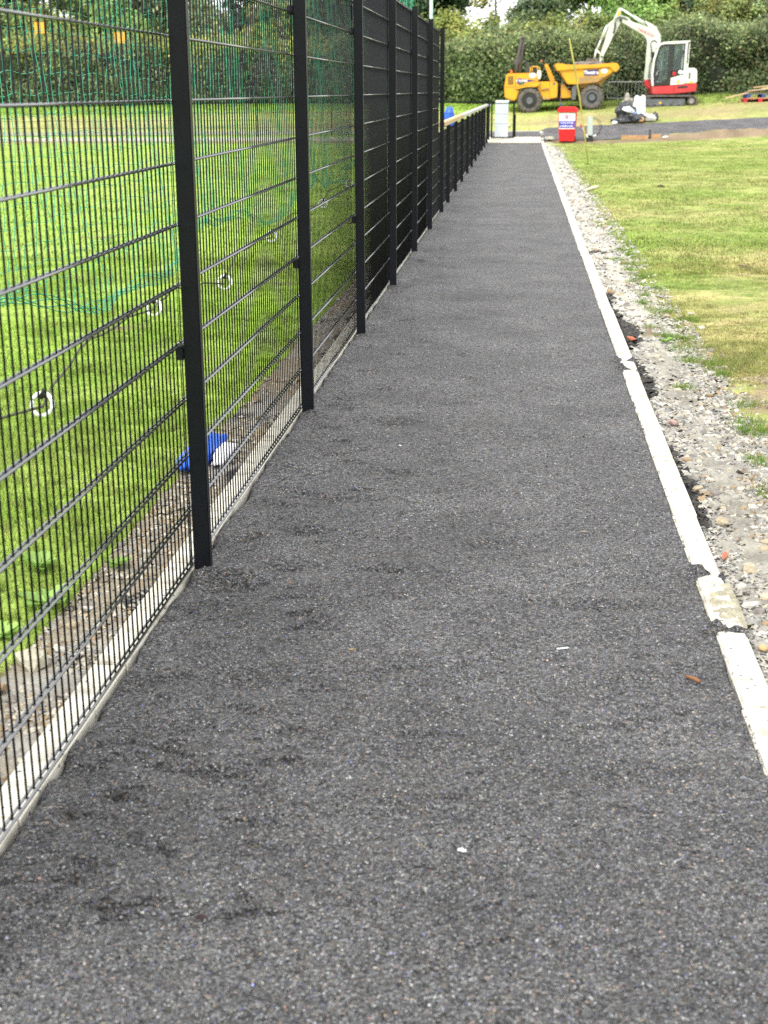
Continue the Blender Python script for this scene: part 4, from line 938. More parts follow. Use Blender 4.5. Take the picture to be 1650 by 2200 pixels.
# articulation and front chassis
dpart('articulation_joint', [(1190, 183), (1210, 183), (1210, 206), (1190, 207)], .85, 1.35, M_dark, .02)
dpart('chassis_plate', [(1204, 181.5), (1209, 179), (1221.7, 193.7), (1227, 194.7), (1227, 210.5), (1205, 211)], .45, 1.75, M_yel, .015)
dpart('front_chassis', [(1226, 186), (1290, 184), (1293, 179), (1290, 189), (1262, 203), (1228, 206)], .60, 1.6, M_yelmud, .02)
dpart('mud_flap', [(1228, 188), (1233, 184), (1241, 183), (1242, 185), (1237.5, 188), (1237, 214), (1227.5, 214)], .12, .55, M_hub, .01)
dpart('axle_housing', [(1128, 210), (1143, 210), (1143, 222), (1128, 222)], .3, 1.9, M_dark, .02)
dpart('axle_housing', [(1264, 203), (1280, 203), (1280, 216), (1264, 216)], .3, 1.9, M_dark, .02)
dpart('belly_pan', [(1140, 208), (1262, 206), (1262, 214), (1140, 217)], .6, 1.6, M_dark, .02)
# tub
dpart('tub', [(1189.5, 141), (1194, 139), (1322, 139), (1328, 147), (1316, 155), (1283, 177.3), (1240, 182), (1218, 181.2), (1199, 153)], .12, 2.05, M_yel, .03)
dpart('tub_rim', [(1188.3, 139.6), (1190, 136.8), (1195.5, 135.8), (1213, 138.3), (1233, 140.3), (1280, 138.5), (1319, 135.6), (1326, 138), (1329.5, 147), (1322.5, 155.2), (1317, 154.5), (1308, 145), (1240, 148.5), (1200, 152), (1194, 152)], .04, 2.13, M_yel, .02)
dpart('tub_floor_rib', [(1243, 181), (1283, 177), (1316, 155), (1318, 157), (1294, 178), (1291, 187), (1284, 181), (1246, 190)], .35, 1.8, M_yelmud, .02)
dpart('tub_side_panel', [(1243, 165), (1262, 163), (1296, 165), (1283, 176.5), (1242, 179.5)], .10, .13, M_yelmud, .005)
blob('spoil', (D(1262, 138)[0], 1.1, D(1262, 139)[1]-.02), (.62, .75, .16), 31, M_mudb, dump, amp=.3, flat_bottom=False)
# tyres
def tyre(px, py, y0, R, wdt, rim_m, ry=0):
    cx_, cz_ = D(px, py)
    b = MB(); n = 40; prof = [(0.0, .62*R), (.02, .80*R), (.05, .93*R), (.10, .975*R), (wdt-.10, .975*R), (wdt-.05, .93*R), (wdt-.02, .80*R), (wdt, .62*R)]
    vs = [(cx_+r_*math.cos(2*math.pi*k/n), y0+y_, cz_+r_*math.sin(2*math.pi*k/n)) for y_, r_ in prof for k in range(n)]
    m_ = len(prof); fs = [(i*n+k, i*n+(k+1) % n, (i+1)*n+(k+1) % n, (i+1)*n+k) for i in range(m_-1) for k in range(n)] + [((m_-1)*n+k, (m_-1)*n+(k+1) % n, (k+1) % n, k) for k in range(n)]
    b.add(vs, fs); w = b.build('wheel', M_tread, dump, smooth=True)
    t = MB()
    for k in range(18):                  # chevron lugs
        for side in (0, 1):
            a0 = 2*math.pi*(k+.5*side)/18; ya = y0+(.02 if side == 0 else wdt-.02); yb = y0+wdt/2
            for (yA, aA, yB, aB) in ((ya, a0, yb, a0+.20),):
                q = []
                for (yy_, aa) in ((yA, aA), (yB, aB)):
                    for da in (-.045, .045):
                        for rr_ in (R*.90, R*1.035 if yy_ == yB else R*.985): q.append((cx_+rr_*math.cos(aa+da), yy_, cz_+rr_*math.sin(aa+da)))
                t.add(q, [(0, 1, 3, 2), (4, 6, 7, 5), (0, 4, 5, 1), (2, 3, 7, 6), (1, 5, 7, 3), (0, 2, 6, 4)])
    tt = t.build('tread_lugs', M_tread, w); tag(tt, kind='stuff')
    b = MB(); b.disc((cx_, cz_), .62*R, y0+.02, y0+wdt-.02, 28); b.build('rim', rim_m, w)
    b = MB(); b.disc((cx_, cz_), .44*R, y0+.005, y0+.05, 28, .46*R); b.build('rim_dish', M_dark, w)
    b = MB(); b.disc((cx_, cz_), .26*R, y0-.05, y0+.06, 20, .30*R); b.build('hub', M_hub, w, bevel=.01)
R1, R2_ = 27.3*s, 26.2*s
tyre(1135.5, 216.2, 0, R1, .45, M_dark); tyre(1135.5, 216.2, 1.75, R1, .45, M_dark)
tyre(1271.6, 209.7, 0, R2_, .45, M_hub); tyre(1271.6, 209.7, 1.75, R2_, .45, M_hub)
# roll bar
M_rops = mat('brown_grey_roll_bar', (.10, .085, .085), .6, nscale=5, namt=.4)
def dtube(name, pts, y, r, m_, parent=dump, n=8):
    b = MB(); b.tube([(D(a, c)[0], y if not isinstance(y, list) else y[i], D(a, c)[1]) for i, (a, c) in enumerate(pts)], r, n); return b.build(name, m_, parent, smooth=True)
for y in (.55, 1.75): dtube('roll_bar', [(1104, 157), (1107, 130), (1111.5, 100), (1114, 84), (1117, 79)], y, .055, M_rops)
for y in (.60, 1.70): dtube('roll_bar_stay', [(1110, 157), (1114, 125), (1118, 98), (1119.5, 84), (1117, 79)], y, .05, M_rops)
dtube('roll_bar_top', [(1117, 79), (1117, 79.01)], [.5, 1.8], .06, M_rops)
dpart('roll_bar_bracket', [(1098, 128), (1104, 122), (1114, 118), (1112, 135), (1101, 140)], .52, .62, M_rops, .01)
dpart('seat_back', [(1122.5, 127), (1125, 126), (1133, 138), (1133, 156), (1128, 156), (1127, 143)], .85, 1.45, mat('dark_grey_seat', (.06, .065, .075), .7), .02)
dpart('seat_cushion', [(1133, 148), (1150, 147), (1150, 155), (1133, 156)], .85, 1.45, mat('black_seat', (.03, .03, .032), .7), .02)
dtube('seat_guard', [(1135, 157), (1136, 144), (1141, 142), (1152, 142.5), (1156, 147), (1160, 158)], .5, .022, M_yel)
dtube('seat_guard', [(1139, 157), (1140, 145)], .5, .016, M_yel)
dtube('seat_guard', [(1150, 143), (1153, 156)], .5, .016, M_yel)
dpart('wing_panel', [(1150, 152), (1156, 149), (1160, 155), (1159.5, 166), (1156, 172), (1153, 170)], .35, 1.8, M_wht, .03)
dpart('dashboard', [(1166.5, 139), (1168, 136.5), (1172, 135.5), (1174, 137), (1191.5, 172.5), (1189, 175), (1181, 175)], .75, 1.5, M_yel, .02)
b = MB(); c0 = D(1170, 130)
b.tube([(c0[0]+.19*math.cos(a)*.55, 1.12+.19*math.sin(a), c0[1]+.19*math.cos(a)*.75) for a in np.linspace(0, 2*math.pi, 21)], .014, 6, False); b.build('steering_wheel', M_dark, dump, smooth=True)
dtube('steering_column', [(1171, 130), (1172, 137)], 1.12, .02, M_dark)
dpart('beacon', [(1091.5, 156.5), (1091.5, 150), (1093.5, 148), (1096, 150), (1096.5, 156.5)], .6, .70, mat('orange_lamp', (.75, .16, .03), .3), .01)
dpart('indicator_lamp', [(1158, 128), (1162, 128), (1162, 132), (1158, 132)], .7, .78, mat('orange_lamp_2', (.6, .2, .08), .4), .008)
dpart('sticker', [(1107, 168.5), (1109, 167.3), (1126, 169), (1148, 172.4), (1124, 177), (1111, 181), (1107, 178)], .440, .455, M_purple, 0)
dpart('sticker', [(1112, 175.5), (1122, 176), (1123, 180), (1112, 182)], .434, .45, mat('dark_green_sticker', (.06, .11, .10), .5), 0)
def oval(name, px, py, rx, ry, y0, m_, parent=dump, T=D):
    c = T(px, py); b = MB(); n = 20
    vs = [(c[0]+rx*s*math.cos(2*math.pi*k/n), y, c[1]+ry*s*math.sin(2*math.pi*k/n)) for y in (y0, y0+.012) for k in range(n)]
    b.add(vs, [tuple(range(n)), tuple(range(2*n-1, n-1, -1))]+[(i, i+n, (i+1) % n+n, (i+1) % n) for i in range(n)]); return b.build(name, m_, parent)
oval('oval_sticker', 1141.3, 161.2, 8, 5.6, .437, M_stick)
oval('oval_sticker', 1296.5, 152.5, 7.4, 5.4, .108, M_stick)
text('9 TONNE', .115, (D(1117.5, 173)[0], .432, D(1117.5, 173)[1]), M_txtw, dump, bold=.004, xs=.85)
dpart('name_plate', [(1252, 150.5), (1284, 149), (1284, 162), (1252.5, 162.5)], .102, .118, M_purple, 0)
text('Thwaites', .165, (D(1268, 156)[0], .096, D(1268, 156)[1]), M_txtw, dump, bold=.006, xs=.86)
b = MB(); b.box(1.40, 1.43, DY+.05, DY+.08, G(1.4, DY), G(1.4, DY)+.62); o = b.build('stake', mat('brown_stake', (.12, .075, .06), .8)); tag(o, 'thin brown stake with a blue band standing before the dumper', 'stake')
b = MB(); b.box(1.392, 1.438, DY+.04, DY+.09, G(1.4, DY)+.22, G(1.4, DY)+.30); q = b.build('band', M_blueband, o)

# ---------------------------------------------------------------- excavator
exc = empty('excavator', (5.259, 52.4, 0)); tag(exc, 'white and red tracked excavator reaching its bucket into the dumper', 'excavator')
def Ex(px, py): return ((px-1432)*s, (228-py)*s*.98+1.08)
def epart(name, pts, y0, y1, m_, bevel=.02, parent=exc):
    b = MB(); b.prism([Ex(*p) for p in pts], y0, y1); return b.build(name, m_, parent, bevel=bevel)
M_belt = mat('muddy_track_belt', (.12, .105, .09), .9, nscale=10, namt=.45, bump=.7, bscale=20)
def track(y0, y1, dx, dyp):
    L_, R_, T_, B_ = 1366+dx, 1498+dx, 205-dyp, 230.5-dyp; rp_ = (B_-T_)/2; cy2 = (T_+B_)/2
    outer = [(R_-rp_+rp_*math.cos(a), cy2+rp_*math.sin(a)) for a in np.linspace(-math.pi/2, math.pi/2, 12)] + [(L_+rp_+rp_*math.cos(a), cy2+rp_*math.sin(a)) for a in np.linspace(math.pi/2, 3*math.pi/2, 12)]
    ri = rp_-3.0
    inner = [(R_-rp_+ri*math.cos(a), cy2+ri*math.sin(a)) for a in np.linspace(-math.pi/2, math.pi/2, 12)] + [(L_+rp_+ri*math.cos(a), cy2+ri*math.sin(a)) for a in np.linspace(math.pi/2, 3*math.pi/2, 12)]
    n = len(outer); b = MB()
    vs = [(Ex(*p)[0], y, Ex(*p)[1]) for y in (y0, y1) for P_ in (outer, inner) for p in P_]
    fs = []
    for i in range(n):
        j = (i+1) % n
        fs += [(i, j, j+n, i+n), (2*n+i, 3*n+i, 3*n+j, 2*n+j), (i, 2*n+i, 2*n+j, j), (n+i, n+j, 3*n+j, 3*n+i)]
    b.add(vs, fs); t = b.build('track', M_belt, exc)
    lug = MB()
    for i in range(26):                 # grouser pads along the bottom and top runs
        px = L_+rp_+(R_-L_-2*rp_)*(i+.5)/26
        for (pa, pb) in ((B_-.3, B_+1.3), (T_-1.0, T_+.3)):
            a, c = Ex(px-1.3, pb), Ex(px+1.3, pa); lug.box(a[0], c[0], y0+.01, y1-.01, a[1], c[1])
    lg = lug.build('track_pads', M_belt, t); tag(lg, kind='stuff')
    epart('track_frame', [(L_+14, T_+7), (R_-26, T_+7), (R_-26, B_-2.6), (L_+14, B_-2.6)], y0+.06, y1-.06, M_hub, .02, t)
    for px, rr_ in ((R_-rp_, 8.5), (L_+rp_, 8.5)):
        c = Ex(px, cy2); b = MB(); b.disc(c, rr_*s, y0+.03, y1-.03, 24); w = b.build('sprocket', M_belt, t)
        b = MB(); b.disc(c, 5.4*s, y0-.02, y0+.05, 20); b.build('sprocket_hub', mat('pale_hub', (.30, .27, .25), .7, nscale=5, namt=.3), t, bevel=.01)
    for i in range(5):
        c = Ex(L_+24+i*17, B_-3.4); b = MB(); b.disc(c, 2.8*s, y0+.04, y1-.04, 12); b.build('roller', M_dark, t)
    return t
track(0, .40, 0, 0); track(1.45, 1.85, 5, 2)
epart('sticker', [(1416, 219), (1421, 219), (1421, 223), (1416, 223)], .045, .062, M_ochre, 0)
epart('undercarriage', [(1400, 204), (1478, 203), (1478, 216), (1400, 216)], .40, 1.45, M_dark, .02)
epart('slew_ring', [(1412, 200), (1475, 199), (1475, 206), (1412, 207)], .45, 1.4, M_dark, .02)
epart('blade_arm', [(1368, 211), (1402, 208), (1402, 215), (1368, 219)], .6, 1.25, M_belt, .01)
epart('skirt', [(1397.5, 185.6), (1442, 183), (1495.5, 179.5), (1493.8, 197), (1470, 200), (1442, 202.6), (1400, 203)], .05, 1.8, M_red, .03)
epart('skirt_vent', [(1454.5, 185.8), (1475, 184.8), (1474.5, 188.5), (1455, 190)], .035, .06, M_dark, 0)
epart('skirt_seam', [(1445, 183), (1446, 183), (1446, 202.2), (1445, 202.2)], .040, .06, mat('dark_red_seam', (.2, .02, .02), .6), 0)
epart('engine_cover', [(1466, 150.5), (1470, 147.3), (1491, 147.2), (1494, 151), (1495.2, 179.5), (1467, 181.2)], .07, 1.78, M_wht, .04)
epart('cover_vent', [(1476, 157), (1480.5, 156.6), (1480, 169.5), (1475.5, 170)], .055, .08, mat('grey_vent', (.16, .17, .17), .6), 0)
epart('sticker', [(1477, 177.5), (1484, 174), (1486, 179.5), (1477.5, 180)], .054, .075, M_ochre, 0)
# cab frame: roof, posts and lower door built as separate members so you see through the glass
roof = [(1406.5, 104), (1409, 98), (1414, 94.5), (1420, 92.2), (1475, 89.6), (1475.5, 97), (1466, 96), (1420, 97.6), (1413.5, 99.5), (1409.5, 105)]
epart('cab_roof', roof, .05, 1.05, M_wht, .012)
epart('roof_skin', [(1414, 94.5), (1420, 92.2), (1475, 89.6), (1475, 94), (1416, 97)], .06, 1.04, M_wht, .01)
front = [(1406.5, 104), (1409.5, 105), (1402.5, 130), (1400.2, 160), (1402.8, 184.6), (1398.5, 185.5), (1396, 158), (1398.5, 130), (1404, 108)]
for y in (.05, .97): epart('front_pillar', front, y, y+.08, M_wht, .008)
rearp = [(1465.5, 96), (1475.5, 91), (1474, 148.5), (1468, 148.5), (1468, 181), (1463.5, 181.5)]
for y in (.05, .97): epart('rear_pillar', rearp, y, y+.08, M_wht, .008)
epart('rear_window_strip', [(1470.5, 96), (1473.2, 95.6), (1472.3, 138), (1469.8, 138.5)], .040, .055, M_dark, 0)
epart('side_panel', [(1437.5, 170), (1438, 167.5), (1463.5, 160), (1463.5, 181.5), (1436.6, 183.3)], .055, .12, M_wht, .006)
epart('black_panel', [(1440, 152.5), (1464, 152.2), (1464, 160.6), (1438.5, 167.9)], .045, .11, M_dark, .004)
df = [(1402, 183), (1401.3, 160), (1404, 132), (1409, 108), (1412.5, 100.5), (1418, 98), (1437.6, 97.2), (1437.6, 182)]
di = [(1404.8, 180), (1404.3, 160), (1407, 132), (1412, 110), (1415, 103.5), (1420, 101.2), (1431.5, 100.9), (1431.5, 170), (1419, 176)]
def ring_prism(name, outer, inner, y0, y1, m_, parent):
    no, ni = len(outer), len(inner); bm = bmesh.new()
    vo = [bm.verts.new((Ex(*p)[0], y0, Ex(*p)[1])) for p in outer]; vi = [bm.verts.new((Ex(*p)[0], y0, Ex(*p)[1])) for p in inner]
    es = [bm.edges.new((vo[i], vo[(i+1) % no])) for i in range(no)]+[bm.edges.new((vi[i], vi[(i+1) % ni])) for i in range(ni)]
    bmesh.ops.triangle_fill(bm, use_beauty=True, use_dissolve=False, edges=es)
    r_ = bmesh.ops.extrude_face_region(bm, geom=bm.faces[:]); bmesh.ops.translate(bm, verts=[v for v in r_['geom'] if isinstance(v, bmesh.types.BMVert)], vec=(0, y1-y0, 0))
    bmesh.ops.recalc_face_normals(bm, faces=bm.faces)
    me = bpy.data.meshes.new(name); bm.to_mesh(me); bm.free(); me.materials.append(m_); return link(bpy.data.objects.new(name, me), parent)
door = ring_prism('door', df, di, .035, .10, M_dark, exc)
b = MB(); b.prism([Ex(*p) for p in di], .062, .070); b.build('pane', M_glass, door)
epart('door_bulge', [(1404, 182), (1404, 150), (1409, 150), (1412, 154), (1413, 162), (1411, 170), (1406, 176)], .03, .10, M_dark, .01, door)
epart('handle', [(1406.3, 158), (1409, 152), (1410, 153), (1408, 162), (1405.5, 163)], .015, .03, M_galv, 0, door)
wf = [(1439.6, 97.5), (1466, 96), (1464.5, 153), (1439.6, 153)]; wi = [(1443, 99.5), (1463.8, 98.2), (1462.2, 150.5), (1443, 151)]
wnd = ring_prism('side_window', wf, wi, .045, .09, M_dark, exc)
b = MB(); b.prism([Ex(*p) for p in wi], .062, .070); b.build('pane', M_glass, wnd)
b = MB(); b.prism([Ex(*p) for p in [(1408, 104), (1466, 98), (1464, 150), (1404, 168)]], 1.03, 1.04); b.build('far_pane', M_glass, exc)
epart('cab_floor', [(1402, 178), (1464, 175), (1464, 184), (1402, 186)], .10, 1.0, M_dark, 0)
epart('seat', [(1434, 166), (1455, 165), (1458, 140), (1466, 112), (1464.5, 108), (1461, 110), (1452, 140), (1449, 157), (1434, 158)], .30, .80, mat('blue_grey_seat', (.07, .085, .11), .8), .02)
epart('control_console', [(1412, 139), (1430, 139), (1431, 150), (1424, 152), (1424, 175), (1414, 176), (1414, 152)], .60, .85, mat('dull_green_grey_console', (.10, .13, .12), .7), .02)
for px in (1418, 1444): epart('lever', [(px, 128), (px+1.2, 128), (px+1.2, 150), (px, 150)], .35, .37, M_stick, 0)
oval('oval_sticker', 1458.5, 155.8, 5.4, 3.9, .030, M_stick, exc, Ex)
epart('sticker', [(1441.8, 156), (1447.8, 155.4), (1447.8, 161.5), (1442, 163)], .032, .048, M_redpl, 0)
epart('sticker', [(1451.5, 173.5), (1457, 173.2), (1457, 179), (1451.5, 179.3)], .042, .058, M_ochre, 0)
# boom, dipper, rams, bucket
epart('swing_post', [(1386, 172), (1400, 170), (1402, 190), (1398, 192), (1388, 184)], .95, 1.30, M_red, .02)
epart('boom', [(1386, 173), (1386.5, 150), (1387.6, 148), (1388, 120), (1389, 93), (1387, 85), (1380, 76.4), (1331, 48.3), (1328.2, 39), (1327.6, 33), (1345, 38), (1352.7, 46.5), (1384, 57), (1400, 60.5), (1407, 58), (1410.8, 67), (1417, 75), (1418, 93), (1413, 99), (1404, 113), (1401, 140), (1399, 173)], 1.02, 1.26, M_boom, .02)
epart('ram_barrel', [(1397, 115), (1402.5, 112), (1401, 150), (1396.5, 172), (1393, 172)], .90, 1.0, M_boom, .02)
def ram(name, p, q, y, r, m_, parent=exc):
    a, c = Ex(*p), Ex(*q); b = MB(); b.tube([(a[0], y, a[1]), (c[0], y, c[1])], r, 12); return b.build(name, m_, parent, smooth=True)
ram('ram_rod', (1328, 19), (1366, 42), 1.14, .035, M_stick)
ram('ram_barrel', (1358, 37), (1384, 52.5), 1.14, .062, M_boom)
epart('ram_guard', [(1381, 46.5), (1384, 46), (1407, 58.5), (1404, 62.5), (1390, 58)], 1.02, 1.26, M_wht, .01)
epart('dipper_arm', [(1324, 17.5), (1326, 16), (1329.5, 18), (1328.8, 33), (1330.5, 39), (1329, 48), (1322, 65.5), (1313.5, 78.5), (1307, 95), (1296, 117), (1289.5, 134), (1285.6, 133), (1287, 118), (1297, 84), (1297.6, 77), (1303.6, 59), (1300.4, 53.5), (1303.6, 49.6), (1313.5, 41.5), (1320, 25)], 1.05, 1.23, M_boom, .02)
epart('sticker', [(1323.5, 23), (1328, 22.5), (1326, 33), (1320.5, 34)], 1.035, 1.052, M_ochre, 0)
ram('ram_barrel', (1301, 54), (1288.5, 84), 1.14, .055, M_boom)
ram('ram_rod', (1289, 82), (1279.5, 106), 1.14, .03, M_stick)
ram('bucket_link', (1279, 106), (1289.5, 118), 1.14, .035, M_wht)
ram('bucket_link', (1279, 105), (1275, 125), 1.14, .035, M_wht)
epart('bucket', [(1276, 123), (1281, 126), (1287, 134), (1285, 140), (1274, 145), (1258, 143), (1254, 136), (1260, 124.5), (1268, 125)], .80, 1.48, M_mudb, .03)
c = Ex(1290.5, 121); b = MB(); b.disc(c, .035, 1.03, 1.25, 12); b.build('pivot_pin', M_dark, exc)
c = Ex(1329, 43.5); b = MB(); b.disc(c, .05, 1.0, 1.28, 12); b.build('pivot_pin', M_dark, exc)
def ehose(pts, y=1.0):
    b = MB(); b.tube([(Ex(*p)[0], y, Ex(*p)[1]) for p in pts], .016, 6); b.build('hose', M_dark, exc, smooth=True)
ehose([(1344, 43), (1335, 38), (1325, 36.5), (1317.5, 41), (1315.5, 50), (1316, 60), (1313, 72)]); ehose([(1340, 41), (1330, 37.5), (1321, 40), (1318, 48), (1318, 60), (1315, 72)], .98)
ehose([(1410, 92), (1404, 87), (1398, 89), (1396, 95), (1399, 108), (1398, 118)]); ehose([(1404, 112), (1400, 122), (1396, 140), (1394, 168)], .86)
epart('hose_cluster', [(1398, 112), (1404, 112), (1405, 118), (1402, 124), (1397, 122)], .86, 1.0, M_dark, .01)
text('TAKEUCHI', .135, (Ex(1384, 71)[0], 1.012, Ex(1384, 70.5)[1]), M_txtr, exc, rot=(math.pi/2, math.radians(24), 0), bold=.003, xs=1.0)
# ---------------------------------------------------------------- hedges, bushes, trees
def leaf_mesh(name, P, Nrm, size, cols, parent=None, mat_=None, aspect=.55):
    """one folded quad per leaf"""
    N = len(P); d = rng.normal(0, 1, (N, 3)); nn = Nrm + rng.normal(0, .65, (N, 3)); nn /= np.linalg.norm(nn, axis=1, keepdims=True)
    u = np.cross(nn, d); u /= np.linalg.norm(u, axis=1, keepdims=True)+1e-9; v = np.cross(nn, u)
    L = size[:, None]; V = np.empty((N, 4, 3)); V[:, 0] = P-u*L; V[:, 1] = P+v*L*aspect+nn*L*.15; V[:, 2] = P+u*L; V[:, 3] = P-v*L*aspect+nn*L*.15
    return mesh_np(name, V.reshape(-1, 3), np.arange(4*N).reshape(-1, 4), mat_ or M_leaf, np.repeat(cols, 4, 0), parent=parent)
def pick(pal, N, lum=.20):
    pal = np.array(pal); c = pal[rng.integers(0, len(pal), N)]; return np.clip(c*rng.lognormal(0, lum, (N, 1)), .004, .8)

def hedge(x0, x1, yf, topf, N, pal, pal_top, label, size=(.05, .10), lump=.55, upr=0):
    root = empty('hedge', ((x0+x1)/2, yf+1, 0)); tag(root, label, 'hedge'); pinv = Matrix.Translation((-(x0+x1)/2, -(yf+1), 0))
    # dark twiggy core
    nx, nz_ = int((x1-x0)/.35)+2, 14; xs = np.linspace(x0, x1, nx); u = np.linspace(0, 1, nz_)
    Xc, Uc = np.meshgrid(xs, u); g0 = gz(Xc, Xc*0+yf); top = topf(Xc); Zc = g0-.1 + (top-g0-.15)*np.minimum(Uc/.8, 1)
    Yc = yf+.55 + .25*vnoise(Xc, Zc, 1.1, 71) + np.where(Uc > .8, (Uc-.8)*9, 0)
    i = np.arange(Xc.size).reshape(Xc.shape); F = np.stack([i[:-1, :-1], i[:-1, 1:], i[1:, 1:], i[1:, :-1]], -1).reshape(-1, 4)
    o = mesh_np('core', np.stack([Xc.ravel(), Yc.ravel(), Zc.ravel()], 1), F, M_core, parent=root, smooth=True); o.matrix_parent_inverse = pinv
    # leaf clumps on the front and over the top
    nc = int(N/40); cx = rng.uniform(x0, x1, nc); uu = rng.uniform(0, 1.25, nc)
    g0 = gz(cx, cx*0+yf); tp = topf(cx)+.22*vnoise(cx, cx*0, 1.3, 72); onto = uu > 1
    cz = np.where(onto, tp, g0+.05+(tp-g0)*uu); cyy = np.where(onto, yf+.3+(uu-1)*7, yf+.15+lump*1.1*vnoise(cx*.9, cz*1.2, 1.0, 73, 3)+.45*uu)
    shade = rng.lognormal(0, .20, nc)*(1+.30*vnoise(cx, cz, .9, 77, 3))
    idx = rng.integers(0, nc, N); r = .22
    P = np.stack([cx[idx], cyy[idx], cz[idx]], 1) + rng.normal(0, 1, (N, 3))*np.array([r, r*.7, r*(1+upr)])
    Nn = np.tile([0, -1, .55], (N, 1)).astype(float)
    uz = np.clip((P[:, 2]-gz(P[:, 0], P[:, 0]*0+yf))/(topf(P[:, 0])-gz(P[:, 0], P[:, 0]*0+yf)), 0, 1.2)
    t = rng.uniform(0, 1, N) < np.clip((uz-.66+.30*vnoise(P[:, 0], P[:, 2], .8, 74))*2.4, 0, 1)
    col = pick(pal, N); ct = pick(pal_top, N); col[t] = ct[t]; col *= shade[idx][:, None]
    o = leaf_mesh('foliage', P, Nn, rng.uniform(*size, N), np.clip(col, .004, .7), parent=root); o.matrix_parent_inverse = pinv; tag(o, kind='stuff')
    # upright whips standing out of the top
    b = MB()
    for k in range(int((x1-x0)*9)):
        x = random.uniform(x0, x1); zt = float(topf(np.array([x]))[0]); y = yf+random.uniform(.2, 1.2); hh = random.uniform(.25, .75)
        b.tube([(x, y, zt-.3), (x+random.uniform(-.08, .08), y, zt+hh*.5), (x+random.uniform(-.2, .2), y, zt+hh)], [.010, .007, .003], 3, False)
    o = b.build('twigs', M_bark, root); o.matrix_parent_inverse = pinv; tag(o, kind='stuff')
    return root
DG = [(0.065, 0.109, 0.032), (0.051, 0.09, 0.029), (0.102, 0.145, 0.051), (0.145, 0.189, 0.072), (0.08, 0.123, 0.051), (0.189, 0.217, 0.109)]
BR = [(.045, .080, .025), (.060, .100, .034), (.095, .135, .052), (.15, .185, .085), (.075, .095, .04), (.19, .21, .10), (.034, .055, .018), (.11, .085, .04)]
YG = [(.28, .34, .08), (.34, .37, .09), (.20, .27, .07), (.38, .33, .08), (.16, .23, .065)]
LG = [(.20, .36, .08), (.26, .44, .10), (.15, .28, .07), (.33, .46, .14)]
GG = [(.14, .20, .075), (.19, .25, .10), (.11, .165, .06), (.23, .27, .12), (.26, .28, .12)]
topA = lambda x: np.interp(x, [-30, -21, -15, -8, -3, -.6], [3.4, 3.5, 3.5, 3.2, 2.95, 3.05])
topB = lambda x: np.interp(x, [-1, 0, 2.6, 5.9, 9.4, 16], [3.1, 3.2, 3.45, 3.75, 3.7, 3.8])+.12*np.sin(x*2.1)+.10*np.sin(x*.9+1)
hedge(-30, -7.5, 57.4, topA, 42000, DG, YG, 'long dark hedge beyond the far end of the pitch')
hedge(-7.5, -.5, 56.6, topA, 52000, [(.07, .12, .032), (.115, .175, .05), (.16, .22, .075), (.05, .085, .025), (.17, .22, .08)], GG, 'dense mid green hedge left of the yellow dumper', size=(.05, .10), upr=.5)
hedge(-.5, 15, 56.4, topB, 94000, BR+DG[:2], GG, 'bramble covered grey green hedge behind the dumper and excavator', size=(.04, .085), lump=.9)

def tree(name, x, y, h, r, zc, N, pal, label, size=(.08, .16), trunk=.12, bare=False, squash=1.0, cat='tree'):
    base = G(x, y); root = empty(name, (x, y, base)); tag(root, label, cat)
    b = MB(); lean = random.uniform(-.25, .25); pts = [(0, 0, -.2), (lean*.3, 0, h*.3), (lean, .1, h*.62), (lean*1.2, .1, h*.95)]
    b.tube(pts, [trunk, trunk*.8, trunk*.55, trunk*.15], 8); tr = b.build('trunk', M_bark, root, smooth=True)
    b = MB()
    nl = 26 if bare else 9
    for k in range(nl):
        a = random.uniform(0, 6.28); z0 = h*random.uniform(.25, .8); L = r*random.uniform(.6, 1.0)*(1.15-z0/h*.6); up = random.uniform(.5, 1.4)
        p0 = Vector((lean*z0/h, 0, z0)); p1 = p0+Vector((math.cos(a)*L*.5, math.sin(a)*L*.5, L*.4*up)); p2 = p0+Vector((math.cos(a)*L*.85, math.sin(a)*L*.85, L*up))
        b.tube([p0, p1, p2], [trunk*.32, trunk*.2, trunk*.05], 5, False)
        if bare:
            for q in range(4):
                e = p1.lerp(p2, random.random()); b.tube([e, e+Vector((random.uniform(-.4, .4), random.uniform(-.3, .3), random.uniform(.3, .8)))], [.012, .004], 3, False)
    lb = b.build('limbs', M_bark, root)
    if N:
        nc = max(8, int(N/90)); dirs = rng.normal(0, 1, (nc, 3)); dirs /= np.linalg.norm(dirs, axis=1, keepdims=True)
        rad = rng.uniform(.45, 1.0, nc)**.6
        Cn = np.array([lean, 0, zc]) + dirs*rad[:, None]*np.array([r, r*.8, r*squash])*(1+.25*rng.normal(0, 1, (nc, 1)))
        Cn = Cn[(Cn[:, 2] > .2)]; nc = len(Cn)
        idx = rng.integers(0, nc, N); P = Cn[idx]+rng.normal(0, .17*r**.5, (N, 3)); Nn = P-np.array([0, 0, zc*.8]); Nn /= np.linalg.norm(Nn, axis=1, keepdims=True)+1e-6
        sh = rng.lognormal(0, .2, nc); tone = np.array(pal)[rng.integers(0, len(pal), nc)]
        col = (.5*pick(pal, N)+.5*tone[idx])*sh[idx][:, None]
        o = leaf_mesh('crown', P, Nn+np.array([0, -.3, .5]), rng.uniform(*size, N), np.clip(col, .004, .7), parent=root)
    return root
DK = [(0.06, 0.112, 0.053), (0.083, 0.143, 0.075), (0.12, 0.18, 0.09), (0.045, 0.083, 0.042)]
